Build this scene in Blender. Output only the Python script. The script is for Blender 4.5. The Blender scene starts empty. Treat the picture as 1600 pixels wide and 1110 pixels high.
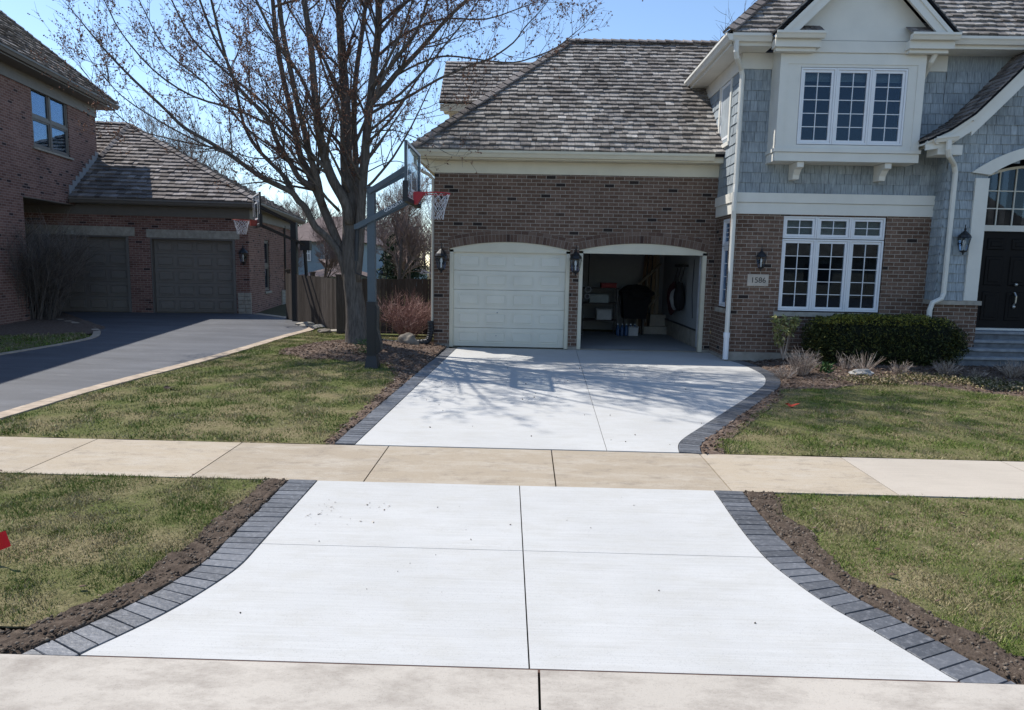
import bpy, bmesh, math, random
import numpy as np
from mathutils import Matrix, Vector, noise
random.seed(11); rng=np.random.default_rng(11)
SC=bpy.context.scene; COL=SC.collection
U=random.uniform
# ---------------------------------------------------------------- camera model
F=1080.;H=1.87;CA=0.0175;PIT=math.atan(139/1080.);RO=0.020
r0=Vector((math.cos(CA),math.sin(CA),0)); fw=Vector((-math.sin(CA)*math.cos(PIT),math.cos(CA)*math.cos(PIT),-math.sin(PIT))); u0=r0.cross(fw)
rt=r0*math.cos(RO)+u0*math.sin(RO); up=-r0*math.sin(RO)+u0*math.cos(RO)
def ray(x,y): return fw*F+rt*(x-800)+up*(555-y)
def PY(x,y,Y): d=ray(x,y); t=Y/d.y; return Vector((d.x*t,Y,H+d.z*t))
def PZ(x,y,Z): d=ray(x,y); t=(Z-H)/d.z; return Vector((d.x*t,d.y*t,Z))
cd=bpy.data.cameras.new('camera'); cam=bpy.data.objects.new('camera',cd); COL.objects.link(cam)
cd.sensor_width=36; cd.lens=F*36/1600; cd.clip_end=2000; cd.clip_start=.05
M=Matrix.Identity(4)
for i in range(3): M[i][0]=rt[i]; M[i][1]=up[i]; M[i][2]=-fw[i]
M[2][3]=H; cam.matrix_world=M; SC.camera=cam
# ---------------------------------------------------------------- objects
def tag(o,label=None,cat=None,group=None,kind=None):
    if label: o['label']=label
    if cat: o['category']=cat
    if group: o['group']=group
    if kind: o['kind']=kind
    return o
MW={}
def empty(name,label,cat,loc=(0,0,0),rz=0,group=None):
    o=bpy.data.objects.new(name,None); COL.objects.link(o); o.location=loc; o.rotation_euler=(0,0,rz); o.empty_display_size=.2
    MW[o.name]=Matrix.Translation(Vector(loc))@Matrix.Rotation(rz,4,'Z'); return tag(o,label,cat,group)
I4=Matrix.Identity(4)
class MB:
    def __init__(s,M=None): s.v=[];s.f=[];s.M=M or I4;s.g=[]
    def add(s,vs,fs):
        n=len(s.v); s.g.append((n,len(s.f))); s.v+=[s.M@Vector(p) for p in vs]; s.f+=[tuple(i+n for i in f) for f in fs]; return s
    def box(s,x0,x1,y0,y1,z0,z1):
        return s.add([(x,y,z) for z in (z0,z1) for y in (y0,y1) for x in (x0,x1)],[(0,2,3,1),(4,5,7,6),(0,1,5,4),(2,6,7,3),(0,4,6,2),(1,3,7,5)])
    def bev(s,x0,x1,y0,y1,z0,z1,b):
        # box whose front (-y) face is chamfered
        return s.add([(x0,y1,z0),(x1,y1,z0),(x1,y1,z1),(x0,y1,z1),(x0,y0+b,z0),(x1,y0+b,z0),(x1,y0+b,z1),(x0,y0+b,z1),(x0+b,y0,z0+b),(x1-b,y0,z0+b),(x1-b,y0,z1-b),(x0+b,y0,z1-b)],
          [(0,3,2,1),(0,1,5,4),(1,2,6,5),(2,3,7,6),(3,0,4,7),(4,5,9,8),(5,6,10,9),(6,7,11,10),(7,4,8,11),(8,9,10,11)])
    def obox(s,c,ax,ay,az):
        c,ax,ay,az=map(Vector,(c,ax,ay,az))
        return s.add([c+ax*i+ay*j+az*k for k in(-1,1) for j in(-1,1) for i in(-1,1)],[(0,2,3,1),(4,5,7,6),(0,1,5,4),(2,6,7,3),(0,4,6,2),(1,3,7,5)])
    def bar(s,a,b,w,h,upv=(0,0,1)):
        a=Vector(a);b=Vector(b);d=b-a;L=d.length;d=d/L;u=Vector(upv);x=d.cross(u)
        if x.length<1e-4: x=d.cross(Vector((0,1,0)))
        x.normalize();z=x.cross(d)
        return s.obox((a+b)/2,x*w/2,d*L/2,z*h/2)
    def tube(s,pts,rs,n=8,cap=True):
        pts=[Vector(p) for p in pts]
        if not hasattr(rs,'__len__'): rs=[rs]*len(pts)
        vs=[];fs=[];pr=None
        for i,p in enumerate(pts):
            d=(pts[min(i+1,len(pts)-1)]-pts[max(i-1,0)])
            if d.length<1e-9: d=Vector((0,0,1))
            d.normalize()
            if pr is None: a=d.orthogonal().normalized()
            else:
                a=pr-d*pr.dot(d)
                a=a.normalized() if a.length>1e-6 else d.orthogonal().normalized()
            pr=a;b=d.cross(a)
            for k in range(n):
                t=2*math.pi*k/n; vs.append(p+(a*math.cos(t)+b*math.sin(t))*rs[i])
        for i in range(len(pts)-1):
            for k in range(n):
                k2=(k+1)%n; fs.append((i*n+k,i*n+k2,(i+1)*n+k2,(i+1)*n+k))
        if cap: fs.append(tuple(range(n-1,-1,-1))); fs.append(tuple((len(pts)-1)*n+k for k in range(n)))
        return s.add(vs,fs)
    def prism(s,poly,d):
        d=Vector(d);n=len(poly);p=[Vector(q) for q in poly]
        return s.add(p+[q+d for q in p],[tuple(range(n)),tuple(range(2*n-1,n-1,-1))]+[(i,i+n,(i+1)%n+n,(i+1)%n) for i in range(n)])
    def lathe(s,c,prof,n=16,ang=0):
        c=Vector(c);vs=[];fs=[]
        for r,z in prof:
            for k in range(n):
                t=2*math.pi*k/n+ang; vs.append(c+Vector((r*math.cos(t),r*math.sin(t),z)))
        for i in range(len(prof)-1):
            for k in range(n):
                k2=(k+1)%n; fs.append((i*n+k,i*n+k2,(i+1)*n+k2,(i+1)*n+k))
        fs.append(tuple(range(n-1,-1,-1))); fs.append(tuple((len(prof)-1)*n+k for k in range(n)))
        return s.add(vs,fs)
    def blob(s,c,r,sub=2,amp=.15,fr=2.,seed=0,flat=None):
        bm=bmesh.new(); bmesh.ops.create_icosphere(bm,subdivisions=sub,radius=1)
        c=Vector(c);r=Vector(r) if hasattr(r,'__len__') else Vector((r,r,r)); vs=[]
        for v in bm.verts:
            k=1+amp*noise.noise(v.co*fr+Vector((seed*7.3,seed*3.1,0))); q=v.co*k
            z=q.z if flat is None else max(q.z,flat)
            vs.append(c+Vector((q.x*r.x,q.y*r.y,z*r.z)))
        bm.verts.index_update(); fs=[tuple(v.index for v in f.verts) for f in bm.faces]; bm.free()
        return s.add(vs,fs)
    def each(s,name,m,parent=None):
        G_=s.g+[(len(s.v),len(s.f))]; o=None
        for (a,b),(c,d) in zip(G_,G_[1:]):
            q=MB(); q.v=s.v[a:c]; q.f=[tuple(i-a for i in f) for f in s.f[b:d]]; o=q.build(name,m,parent)
        return o
    def build(s,name,m,parent=None,smooth=False,flip=True,uv=True):
        me=bpy.data.meshes.new(name)
        vs=s.v
        if parent is not None:
            q=parent
            while q.parent: q=q.parent
            Mi=MW[q.name].inverted(); vs=[Mi@v for v in s.v]
        me.from_pydata([tuple(v) for v in vs],[],s.f)
        if flip:
            bm=bmesh.new(); bm.from_mesh(me); bmesh.ops.recalc_face_normals(bm,faces=bm.faces[:]); bm.to_mesh(me); bm.free()
        if uv: boxuv(me)
        if smooth: me.polygons.foreach_set('use_smooth',[True]*len(me.polygons))
        me.materials.append(m)
        o=bpy.data.objects.new(name,me); COL.objects.link(o)
        if parent is not None: o.parent=parent
        return o
def boxuv(me):
    L=me.uv_layers.new(name='UVMap'); Z=Vector((0,0,1)); vv=[v.co for v in me.vertices]; uv=L.data
    for p in me.polygons:
        n=p.normal; t=Z.cross(n)
        if t.length<.02: t=Vector((1,0,0))
        t=t.normalized(); b=n.cross(t)
        for li in p.loop_indices:
            c=vv[me.loops[li].vertex_index]; uv[li].uv=(c.dot(t),c.dot(b))
def npmesh(name,V,Fc,m,parent=None,label=None,**k):
    me=bpy.data.meshes.new(name); n=len(Fc); w=Fc.shape[1]
    me.vertices.add(len(V)); me.vertices.foreach_set('co',V.astype(np.float32).ravel())
    me.loops.add(n*w); me.loops.foreach_set('vertex_index',Fc.astype(np.int32).ravel())
    me.polygons.add(n); me.polygons.foreach_set('loop_start',np.arange(0,n*w,w,dtype=np.int32))
    me.update(calc_edges=True); me.materials.append(m)
    o=bpy.data.objects.new(name,me); COL.objects.link(o)
    if parent is not None: o.parent=parent
    return tag(o,label,**k)
# ---------------------------------------------------------------- materials
class NT:
    def __init__(s,name,rough=.6,spec=.3,metal=0):
        s.m=bpy.data.materials.new(name); s.m.use_nodes=True; s.t=s.m.node_tree; s.p=s.t.nodes['Principled BSDF']
        s.p.inputs['Roughness'].default_value=rough; s.p.inputs['Specular IOR Level'].default_value=spec; s.p.inputs['Metallic'].default_value=metal
        s.co=None
    def n(s,ty,**k):
        q=s.t.nodes.new(ty)
        for a,b in k.items(): setattr(q,a,b)
        return q
    def l(s,a,b): s.t.links.new(a,b); return s
    def coord(s,kind='Object'):
        if not s.co: s.co=s.n('ShaderNodeTexCoord')
        return s.co.outputs[kind]
    def pos(s):
        return s.n('ShaderNodeNewGeometry').outputs['Position']
    def noise(s,scale,detail=4,vec=None,sc=None,rough=.55):
        q=s.n('ShaderNodeTexNoise'); q.inputs['Scale'].default_value=scale; q.inputs['Detail'].default_value=detail; q.inputs['Roughness'].default_value=rough
        v=vec or s.pos()
        if sc:
            mp=s.n('ShaderNodeMapping'); mp.inputs['Scale'].default_value=sc; s.l(v,mp.inputs[0]); v=mp.outputs[0]
        s.l(v,q.inputs['Vector']); return q.outputs['Fac']
    def ramp(s,f,stops):
        q=s.n('ShaderNodeValToRGB'); e=q.color_ramp.elements
        while len(e)<len(stops): e.new(.5)
        for i,(p,c) in enumerate(stops):
            e[i].position=p; e[i].color=(*c,1) if hasattr(c,'__len__') else (c,c,c,1)
        s.l(f,q.inputs[0]); return q.outputs[0]
    def mix(s,f,a,b,mode='MIX'):
        q=s.n('ShaderNodeMix',data_type='RGBA',blend_type=mode)
        for k,v in ((0,f),(6,a),(7,b)):
            if isinstance(v,(int,float)): q.inputs[k].default_value=v if k==0 else (v,v,v,1)
            elif hasattr(v,'__len__') and not hasattr(v,'links'): q.inputs[k].default_value=(*v,1)
            else: s.l(v,q.inputs[k])
        return q.outputs[2]
    def bump(s,h,st=.3,d=.01):
        q=s.n('ShaderNodeBump'); q.inputs['Strength'].default_value=st; q.inputs['Distance'].default_value=d
        s.l(h,q.inputs['Height']); s.l(q.outputs[0],s.p.inputs['Normal']); return s
    def base(s,c):
        if hasattr(c,'links'): s.l(c,s.p.inputs['Base Color'])
        else: s.p.inputs['Base Color'].default_value=(*c,1)
        return s
    def isl(s): return s.n('ShaderNodeNewGeometry').outputs['Random Per Island']
def g(c,k): return tuple(x*k for x in c)
def simple(name,c,rough=.6,spec=.3,metal=0,var=.12,scale=6,b=.0):
    t=NT(name,rough,spec,metal); f=t.noise(scale,5)
    t.base(t.ramp(f,[(.3,g(c,1-var)),(.7,g(c,1+var))]))
    if b: t.bump(t.noise(90,3),b,.004)
    return t.m
def brickmat(name,cols,mortar,dark,pd=.05,bw=.205,rh=.0765,tint=None):
    t=NT(name,.85,.2)
    q=t.n('ShaderNodeTexBrick'); q.offset=.5
    q.inputs['Scale'].default_value=1; q.inputs['Brick Width'].default_value=bw; q.inputs['Row Height'].default_value=rh
    q.inputs['Mortar Size'].default_value=.0065; q.inputs['Mortar Smooth'].default_value=.25; q.inputs['Bias'].default_value=0
    q.inputs['Color1'].default_value=(0,0,0,1);q.inputs['Color2'].default_value=(1,1,1,1);q.inputs['Mortar'].default_value=(.5,.5,.5,1)
    t.l(t.coord('UV'),q.inputs['Vector'])
    r=t.ramp(q.outputs['Color'],[(0,dark),(pd,dark),(pd+.02,cols[0]),(.5,cols[1]),(1,cols[2])])
    n=t.noise(38,5); r=t.mix(.55,r,t.mix(1,r,t.ramp(n,[(.3,.45),(.7,1.5)]),'MULTIPLY'))
    big=t.ramp(t.noise(.9,4),[(.3,.85),(.7,1.12)]); 
    mo=t.mix(t.noise(20,3),mortar,g(mortar,.7))
    c=t.mix(q.outputs['Fac'],r,mo); c=t.mix(1,c,big,'MULTIPLY'); t.base(c)
    inv=t.n('ShaderNodeMath',operation='SUBTRACT'); inv.inputs[0].default_value=1; t.l(q.outputs['Fac'],inv.inputs[1])
    ad=t.n('ShaderNodeMath',operation='MULTIPLY_ADD'); t.l(n,ad.inputs[0]); ad.inputs[1].default_value=.35; t.l(inv.outputs[0],ad.inputs[2])
    t.bump(ad.outputs[0],.9,.006); return t.m
B_BROWN=brickmat('brown_brick',[(.12,.072,.05),(.155,.097,.07),(.19,.125,.093)],(.44,.385,.32),(.035,.026,.023),.035)
B_RED=brickmat('red_brick',[(.165,.085,.068),(.215,.115,.092),(.26,.15,.122)],(.42,.34,.30),(.05,.03,.03),.03,.2,.07)
def arch_brick():
    t=NT('arch_brick',.85,.2); r=t.ramp(t.isl(),[(0,(.05,.03,.026)),(.08,(.115,.07,.053)),(.6,(.16,.105,.078)),(1,(.2,.14,.108))])
    n=t.noise(38,5); t.base(t.mix(.55,r,t.mix(1,r,t.ramp(n,[(.3,.5),(.7,1.4)]),'MULTIPLY'))); t.bump(n,.6,.005); return t.m
B_ARCH=arch_brick()
MORTAR=simple('mortar',(.27,.235,.2),.9)
def shake(name,a,b,c,streak=1,moss=None):
    t=NT(name,.88,.15); r=t.ramp(t.isl(),[(0,a),(.45,b),(.97,c),(1,g(c,1.35))])
    n=t.noise(1,6,t.coord('UV'),(45,5,5)); r2=t.mix(1,r,t.ramp(n,[(.25,.62),(.75,1.32)]),'MULTIPLY')
    big=t.ramp(t.noise(1.1,4),[(.3,.75),(.7,1.2)]); r2=t.mix(1,r2,big,'MULTIPLY')
    t.base(r2); t.bump(n,.6,.006); return t.m
SHAKE=shake('cedar_shake',(.15,.135,.122),(.24,.221,.203),(.34,.32,.296))
SHAKE2=shake('brown_cedar_shake',(.125,.107,.096),(.19,.167,.153),(.28,.252,.235))
WSH=shake('blue_gray_shingle',(.285,.325,.35),(.315,.357,.38),(.35,.39,.412))
CREAM=simple('cream_paint',(.68,.63,.49),.55,.3,var=.05,scale=3)
CREAM2=simple('pale_cream_paint',(.72,.70,.63),.5,.3,var=.04,scale=3)
GUT=simple('beige_gutter',(.55,.5,.41),.4,.4,var=.06)
WHITE=simple('white_vinyl',(.78,.79,.8),.4,.4,var=.03)
DOORW=simple('garage_door_paint',(.74,.71,.60),.5,.3,var=.05,scale=2)
TAUPE=simple('taupe_paint',(.215,.19,.165),.6,.25,var=.05)
TAUPE2=simple('dark_taupe_trim',(.17,.155,.14),.5,.3,var=.06)
STONE=simple('limestone',(.36,.33,.28),.85,.15,var=.2,scale=9,b=.3)
FLAG=simple('bluestone',(.27,.28,.29),.8,.2,var=.22,scale=7,b=.3)
FOUND=simple('foundation_concrete',(.33,.3,.255),.9,.1,var=.2,scale=5,b=.3)
BLACK=simple('black_metal',(.012,.012,.013),.45,.5)
BLACKP=simple('black_plastic',(.02,.021,.023),.5,.4,var=.2)
BLACKD=simple('black_door_paint',(.009,.008,.008),.55,.15)
STEEL=simple('blue_gray_steel',(.075,.10,.12),.45,.5,.0,var=.08)
PAD=simple('dark_pad_vinyl',(.014,.016,.021),.4,.5,var=.1)
RED=simple('red_rim_paint',(.45,.02,.03),.4,.5)
NETM=simple('white_net_cord',(.7,.7,.72),.8)
GREY=simple('grey_metal',(.3,.31,.32),.45,.5)
BRASS=simple('brushed_handle',(.55,.55,.52),.3,.6,.8)
DARKIN=simple('dark_room',(.006,.007,.010),.9)
WALLIN=simple('garage_drywall',(.33,.34,.35),.9,.1,var=.04)
BLIND=simple('slatted_blind',(.62,.66,.6),.7)
def glass(name,tint,spec=1.0):
    m=bpy.data.materials.new(name); m.use_nodes=True; t=m.node_tree; t.nodes.clear()
    o=t.nodes.new('ShaderNodeOutputMaterial'); mx=t.nodes.new('ShaderNodeMixShader'); tr=t.nodes.new('ShaderNodeBsdfTransparent'); gl=t.nodes.new('ShaderNodeBsdfGlossy')
    fr=t.nodes.new('ShaderNodeFresnel'); fr.inputs[0].default_value=1.55; gl.inputs['Roughness'].default_value=.01; gl.inputs[0].default_value=(.58,.74,.95,1); tr.inputs[0].default_value=(*tint,1)
    ml=t.nodes.new('ShaderNodeMath'); ml.operation='MULTIPLY'; ml.inputs[1].default_value=spec*.7
    nz=t.nodes.new('ShaderNodeTexNoise'); nz.inputs['Scale'].default_value=1.3; bp=t.nodes.new('ShaderNodeBump'); bp.inputs['Strength'].default_value=.02; bp.inputs['Distance'].default_value=.05
    ge=t.nodes.new('ShaderNodeNewGeometry'); t.links.new(ge.outputs['Position'],nz.inputs[0]); t.links.new(nz.outputs[0],bp.inputs['Height']); t.links.new(bp.outputs[0],gl.inputs['Normal'])
    t.links.new(fr.outputs[0],ml.inputs[0]); t.links.new(ml.outputs[0],mx.inputs[0]); t.links.new(tr.outputs[0],mx.inputs[1]); t.links.new(gl.outputs[0],mx.inputs[2]); t.links.new(mx.outputs[0],o.inputs[0]); return m
GLASS=glass('window_glass',(.75,.8,.82)); GLASSC=glass('clear_glass',(.93,.95,.95),.6)
def concrete(name,c,stain=(.6,.5,.4),k=.25,broom=True,rust=.0):
    t=NT(name,.85,.2); P=t.pos()
    a=t.ramp(t.noise(.8,6),[(.3,g(c,.93)),(.7,g(c,1.05))])
    s1=t.ramp(t.noise(2.3,9,sc=(1,2.2,1),rough=.75),[(.45,0.),(.66,k)]); a=t.mix(s1,a,stain)
    sp=t.ramp(t.noise(140,2),[(.28,.8),(.42,1.)]); a=t.mix(1,a,sp,'MULTIPLY')
    
    if broom: a=t.mix(1,a,t.ramp(t.noise(1,5,sc=(1.2,75,1),rough=.6),[(.3,.93),(.7,1.05)]),'MULTIPLY')
    t.base(a); h=t.noise(60,4) if not broom else t.noise(1,4,sc=(6,190,1)); t.bump(h,.35,.004); return t.m
NEWC=concrete('new_white_concrete',(.50,.495,.475),(.43,.415,.375),.5)
def agedwalk():
    t=NT('aged_sidewalk',.9,.15); r=t.ramp(t.isl(),[(0,(.36,.30,.225)),(.5,(.40,.335,.25)),(1,(.43,.36,.27))])
    s1=t.ramp(t.noise(1.3,10,sc=(1,3.,1),rough=.8),[(.46,0.),(.62,.6)]); r=t.mix(s1,r,(.47,.42,.35))
    s2=t.ramp(t.noise(2.7,9,sc=(1,2.,1),rough=.78),[(.52,0.),(.64,.6)]); r=t.mix(s2,r,(.25,.21,.165))
    sp=t.ramp(t.noise(160,2),[(.3,.7),(.45,1.)]); r=t.mix(1,r,sp,'MULTIPLY'); t.base(r); t.bump(t.noise(70,4),.4,.004); return t.m
WALK=agedwalk()
WALK2=concrete('pale_sidewalk',(.47,.415,.345),(.38,.33,.27),.3)
KERBM=concrete('kerb_concrete',(.47,.425,.365),(.26,.225,.19),.75,False)
def asphalt():
    t=NT('sealed_asphalt',.62,.35); a=t.ramp(t.noise(1,6,sc=(.5,2.4,1),rough=.6),[(.3,(.055,.057,.064)),(.7,(.10,.104,.115))])
    s=t.ramp(t.noise(2.2,8,sc=(.6,1.6,1),rough=.75),[(.55,0.),(.7,.5)]); a=t.mix(s,a,(.19,.19,.2))
    sp=t.ramp(t.noise(190,2),[(.3,.75),(.7,1.25)]); a=t.mix(1,a,sp,'MULTIPLY'); t.base(a); t.bump(t.noise(150,3),.4,.004); return t.m
ASPH=asphalt()
def paverm(name,c):
    t=NT(name,.48,.5); r=t.ramp(t.isl(),[(0,g(c,.7)),(1,g(c,1.35))]); f=t.ramp(t.noise(26,9,rough=.75),[(.5,0.),(.72,.6)]); r=t.mix(f,r,(.3,.3,.31))
    t.base(r); t.bump(t.noise(45,5),.7,.006); return t.m
PAVER=paverm('charcoal_paver',(.10,.104,.112)); PAVERT=simple('tan_paver',(.42,.34,.26),.85,.15,var=.25,scale=7,b=.4)
def dirt(name,a,b,c):
    t=NT(name,.95,.08); n=t.noise(22,8,rough=.7); t.base(t.ramp(n,[(.3,a),(.52,b),(.72,c)])); t.bump(t.noise(60,6),1,.012); return t.m
SOIL=dirt('dark_topsoil',(.045,.034,.026),(.09,.068,.052),(.14,.108,.083))
MULCH=dirt('wood_mulch',(.08,.056,.043),(.15,.11,.085),(.25,.195,.155))
def chips():
    t=NT('bark_chips',.9,.1); t.base(t.ramp(t.isl(),[(0,(.05,.03,.022)),(.45,(.13,.085,.06)),(.85,(.24,.17,.13)),(1,(.4,.33,.27))])); return t.m
CHIP=chips()
def clods():
    t=NT('soil_clods',.95,.08); t.base(t.ramp(t.isl(),[(0,(.05,.037,.028)),(.6,(.10,.078,.06)),(1,(.2,.165,.13))])); return t.m
CLOD=clods()
def thatch():
    t=NT('lawn_thatch',.95,.08); big=t.noise(1.3,5); a=t.ramp(t.noise(35,8,rough=.7),[(.3,(.10,.08,.042)),(.5,(.19,.16,.085)),(.7,(.32,.27,.16))])
    b=t.ramp(t.noise(30,7,rough=.7),[(.3,(.055,.075,.018)),(.7,(.13,.155,.045))]); t.base(t.mix(t.ramp(big,[(.4,0.),(.62,.8)]),a,b)); t.bump(t.noise(55,6),1,.02); return t.m
THATCH=thatch()
def grassm():
    t=NT('grass_blades',.6,.25); i=t.isl()
    gr=t.ramp(i,[(0,(.06,.105,.014)),(.5,(.115,.17,.027)),(1,(.19,.235,.05))]); st=t.ramp(i,[(0,(.19,.155,.075)),(1,(.38,.32,.18))])
    n=t.noise(1.7,6,rough=.65)
    th=t.n('ShaderNodeMath',operation='MULTIPLY_ADD'); t.l(n,th.inputs[0]); th.inputs[1].default_value=4.8; th.inputs[2].default_value=-1.78
    m=t.n('ShaderNodeMath',operation='MULTIPLY'); m.inputs[1].default_value=917.; t.l(i,m.inputs[0]); fr=t.n('ShaderNodeMath',operation='FRACT'); t.l(m.outputs[0],fr.inputs[0])
    gt=t.n('ShaderNodeMath',operation='GREATER_THAN'); t.l(fr.outputs[0],gt.inputs[0]); t.l(th.outputs[0],gt.inputs[1])
    t.base(t.mix(gt.outputs[0],gr,st)); return t.m
GRASS=grassm()
def bark(name,a,b):
    t=NT(name,.9,.12); n=t.noise(1,7,sc=(30,30,5),rough=.65); t.base(t.ramp(n,[(.3,a),(.7,b)])); t.bump(n,.8,.02); return t.m
BARK=bark('maple_bark',(.07,.06,.052),(.185,.162,.142)); BARK2=bark('distant_bark',(.09,.072,.065),(.16,.135,.12))
TWIG=simple('reddish_twig',(.12,.09,.078),.8,.1,var=.3,scale=12)
def islm(name,stops,rough=.8,spec=.1):
    t=NT(name,rough,spec); t.base(t.ramp(t.isl(),stops)); return t.m
BUD=islm('maple_buds',[(0,(.13,.06,.045)),(.6,(.27,.14,.095)),(1,(.42,.26,.16))])
YEW=islm('yew_needles',[(0,(.012,.018,.006)),(.5,(.03,.04,.012)),(.85,(.075,.082,.02)),(1,(.17,.16,.04))],.6,.2)
RHODO=islm('broad_leaves',[(0,(.10,.12,.03)),(.6,(.25,.26,.09)),(1,(.45,.42,.2))],.5,.3)
STRAW=islm('dry_stems',[(0,(.16,.115,.09)),(.5,(.34,.27,.22)),(1,(.58,.5,.42))])
REDT=islm('red_stems',[(0,(.14,.07,.062)),(.5,(.27,.155,.14)),(1,(.46,.33,.29))])
GRYT=islm('bare_bush_stems',[(0,(.09,.078,.07)),(1,(.22,.19,.17))])
GRN=islm('fresh_leaves',[(0,(.03,.07,.02)),(1,(.10,.17,.05))],.5,.3)
EVG=islm('evergreen_needles',[(0,(.02,.035,.022)),(1,(.05,.07,.04))])
GRCV=islm('creeping_groundcover',[(0,(.05,.06,.02)),(.5,(.13,.13,.045)),(.55,(.3,.24,.14)),(1,(.45,.36,.22))])
def fencem():
    t=NT('weathered_fence',.9,.1); r=t.ramp(t.isl(),[(0,(.055,.046,.04)),(1,(.105,.09,.08))]); n=t.noise(1,6,sc=(40,40,3)); t.base(t.mix(1,r,t.ramp(n,[(.3,.7),(.7,1.3)]),'MULTIPLY')); t.bump(n,.5,.006); return t.m
FENCE=fencem()
ROCK=simple('field_stone',(.2,.175,.145),.9,.1,var=.35,scale=6,b=.6)
GFLOOR=concrete('garage_floor',(.33,.33,.33),(.2,.2,.2),.4,False)
# ---------------------------------------------------------------- world + sun
SD=Vector((-.64,.38,1.0)).normalized()
w=bpy.data.worlds.new('World'); SC.world=w; w.use_nodes=True; nt=w.node_tree; bg=nt.nodes['Background']
sky=nt.nodes.new('ShaderNodeTexSky'); sky.sky_type='NISHITA'; sky.sun_disc=False; sky.sun_elevation=math.asin(SD.z); sky.sun_rotation=math.atan2(SD.x,SD.y)
sky.air_density=1.0; sky.dust_density=.15; sky.ozone_density=3.0
nt.links.new(sky.outputs[0],bg.inputs[0]); bg.inputs[1].default_value=.125
sl=bpy.data.lights.new('sun','SUN'); sl.energy=3.6; sl.angle=math.radians(.53); sl.color=(1,.955,.89); so=bpy.data.objects.new('sun',sl); COL.objects.link(so)
so.rotation_euler=SD.to_track_quat('Z','Y').to_euler(); so.location=(-20,15,30)
SC.view_settings.view_transform='Standard'; SC.view_settings.look='None'; SC.view_settings.exposure=0.68; SC.view_settings.gamma=1
# ---------------------------------------------------------------- ground shape
KN=[(-60,-.12),(2.2,-.11),(3.12,-.06),(5.73,0.),(6.86,.02),(14.9,.10),(20,.15),(22.5,.18),(40,.3),(600,.3)]
def bz(y):
    for (a,za),(b,zb) in zip(KN,KN[1:]):
        if y<=b: return za+(zb-za)*max(0,(y-a))/(b-a)
    return .3
def gz(x,y):
    z=bz(y); d=((x+3.35)/1.3)**2+((y-14.1)/1.1)**2; z+=.16*math.exp(-d)
    t=min(1,max(0,(x-4.6)/.8))*min(1,max(0,(y-11.0)/1.2)); z+=.10*t
    return z
def cut(bm,xs,ys):
    for x in xs: bmesh.ops.bisect_plane(bm,geom=bm.verts[:]+bm.edges[:]+bm.faces[:],plane_co=(x,0,0),plane_no=(1,0,0))
    for y in ys: bmesh.ops.bisect_plane(bm,geom=bm.verts[:]+bm.edges[:]+bm.faces[:],plane_co=(0,y,0),plane_no=(0,1,0))
def fr(a,b,s):
    n=max(1,int((b-a)/s)); return [a+(b-a)*i/n for i in range(1,n)]
def sheet(name,polys,off,m,thick=0,step=None,amp=0,freq=8,parent=None,smooth=False,zf=None,**k):
    bm=bmesh.new()
    for poly in polys:
        f=bm.faces.new([bm.verts.new((p[0],p[1],0)) for p in poly]); f.normal_update()
    bmesh.ops.triangulate(bm,faces=bm.faces[:],ngon_method='EAR_CLIP')
    xs=[v.co.x for v in bm.verts]; ys=[v.co.y for v in bm.verts]
    if step: cut(bm,fr(min(xs),max(xs),step),fr(min(ys),max(ys),step))
    else: cut(bm,[],[q for q,_ in KN if min(ys)<q<max(ys)])
    bmesh.ops.recalc_face_normals(bm,faces=bm.faces[:])
    zf=zf or (gz if step else (lambda x,y:bz(y)))
    for f in bm.faces:
        if f.normal.z<0: f.normal_flip()
    bd={v for e in bm.edges if e.is_boundary for v in e.verts}
    for v in bm.verts:
        n=0
        if amp: n=amp*(noise.noise(v.co*freq)+.6*noise.noise(v.co*freq*2.7)+.35*noise.noise(v.co*freq*6)) - (amp*1.2 if v in bd else 0)
        v.co.z=zf(v.co.x,v.co.y)+off+n
    if thick:
        r=bmesh.ops.extrude_face_region(bm,geom=bm.faces[:]); 
        for v in [e for e in r['geom'] if isinstance(e,bmesh.types.BMVert)]: v.co.z-=thick
        bmesh.ops.recalc_face_normals(bm,faces=bm.faces[:])
    me=bpy.data.meshes.new(name); bm.to_mesh(me); bm.free(); boxuv(me); me.materials.append(m)
    if smooth: me.polygons.foreach_set('use_smooth',[True]*len(me.polygons))
    o=bpy.data.objects.new(name,me); COL.objects.link(o)
    if parent: o.parent=parent
    return tag(o,**k)
def clip(poly,a,b,c):   # keep a*x+b*y<=c
    out=[]
    for i,p in enumerate(poly):
        q=poly[(i+1)%len(poly)]; dp=a*p[0]+b*p[1]-c; dq=a*q[0]+b*q[1]-c
        if dp<=0: out.append(p)
        if (dp<0)!=(dq<0) and abs(dp-dq)>1e-12:
            t=dp/(dp-dq); out.append((p[0]+(q[0]-p[0])*t,p[1]+(q[1]-p[1])*t))
    return out
def inpoly(X,Y,poly):
    c=np.zeros(X.shape,bool); n=len(poly)
    for i in range(n):
        x1,y1=poly[i][:2]; x2,y2=poly[(i+1)%n][:2]
        if y1==y2: continue
        c^=((y1>Y)!=(y2>Y))&(X<(x2-x1)*(Y-y1)/(y2-y1)+x1)
    return c
def smoothcurve(p,n=6):
    P=[Vector((a[0],a[1])) for a in p]; P=[P[0]*2-P[1]]+P+[P[-1]*2-P[-2]]; out=[]
    for i in range(1,len(P)-2):
        for k in range(n):
            t=k/n; a,b,c,d=P[i-1:i+3]
            out.append(.5*((2*b)+(c-a)*t+(2*a-5*b+4*c-d)*t*t+(3*b-a-3*c+d)*t*t*t))
    return out+[P[-2]]
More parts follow.
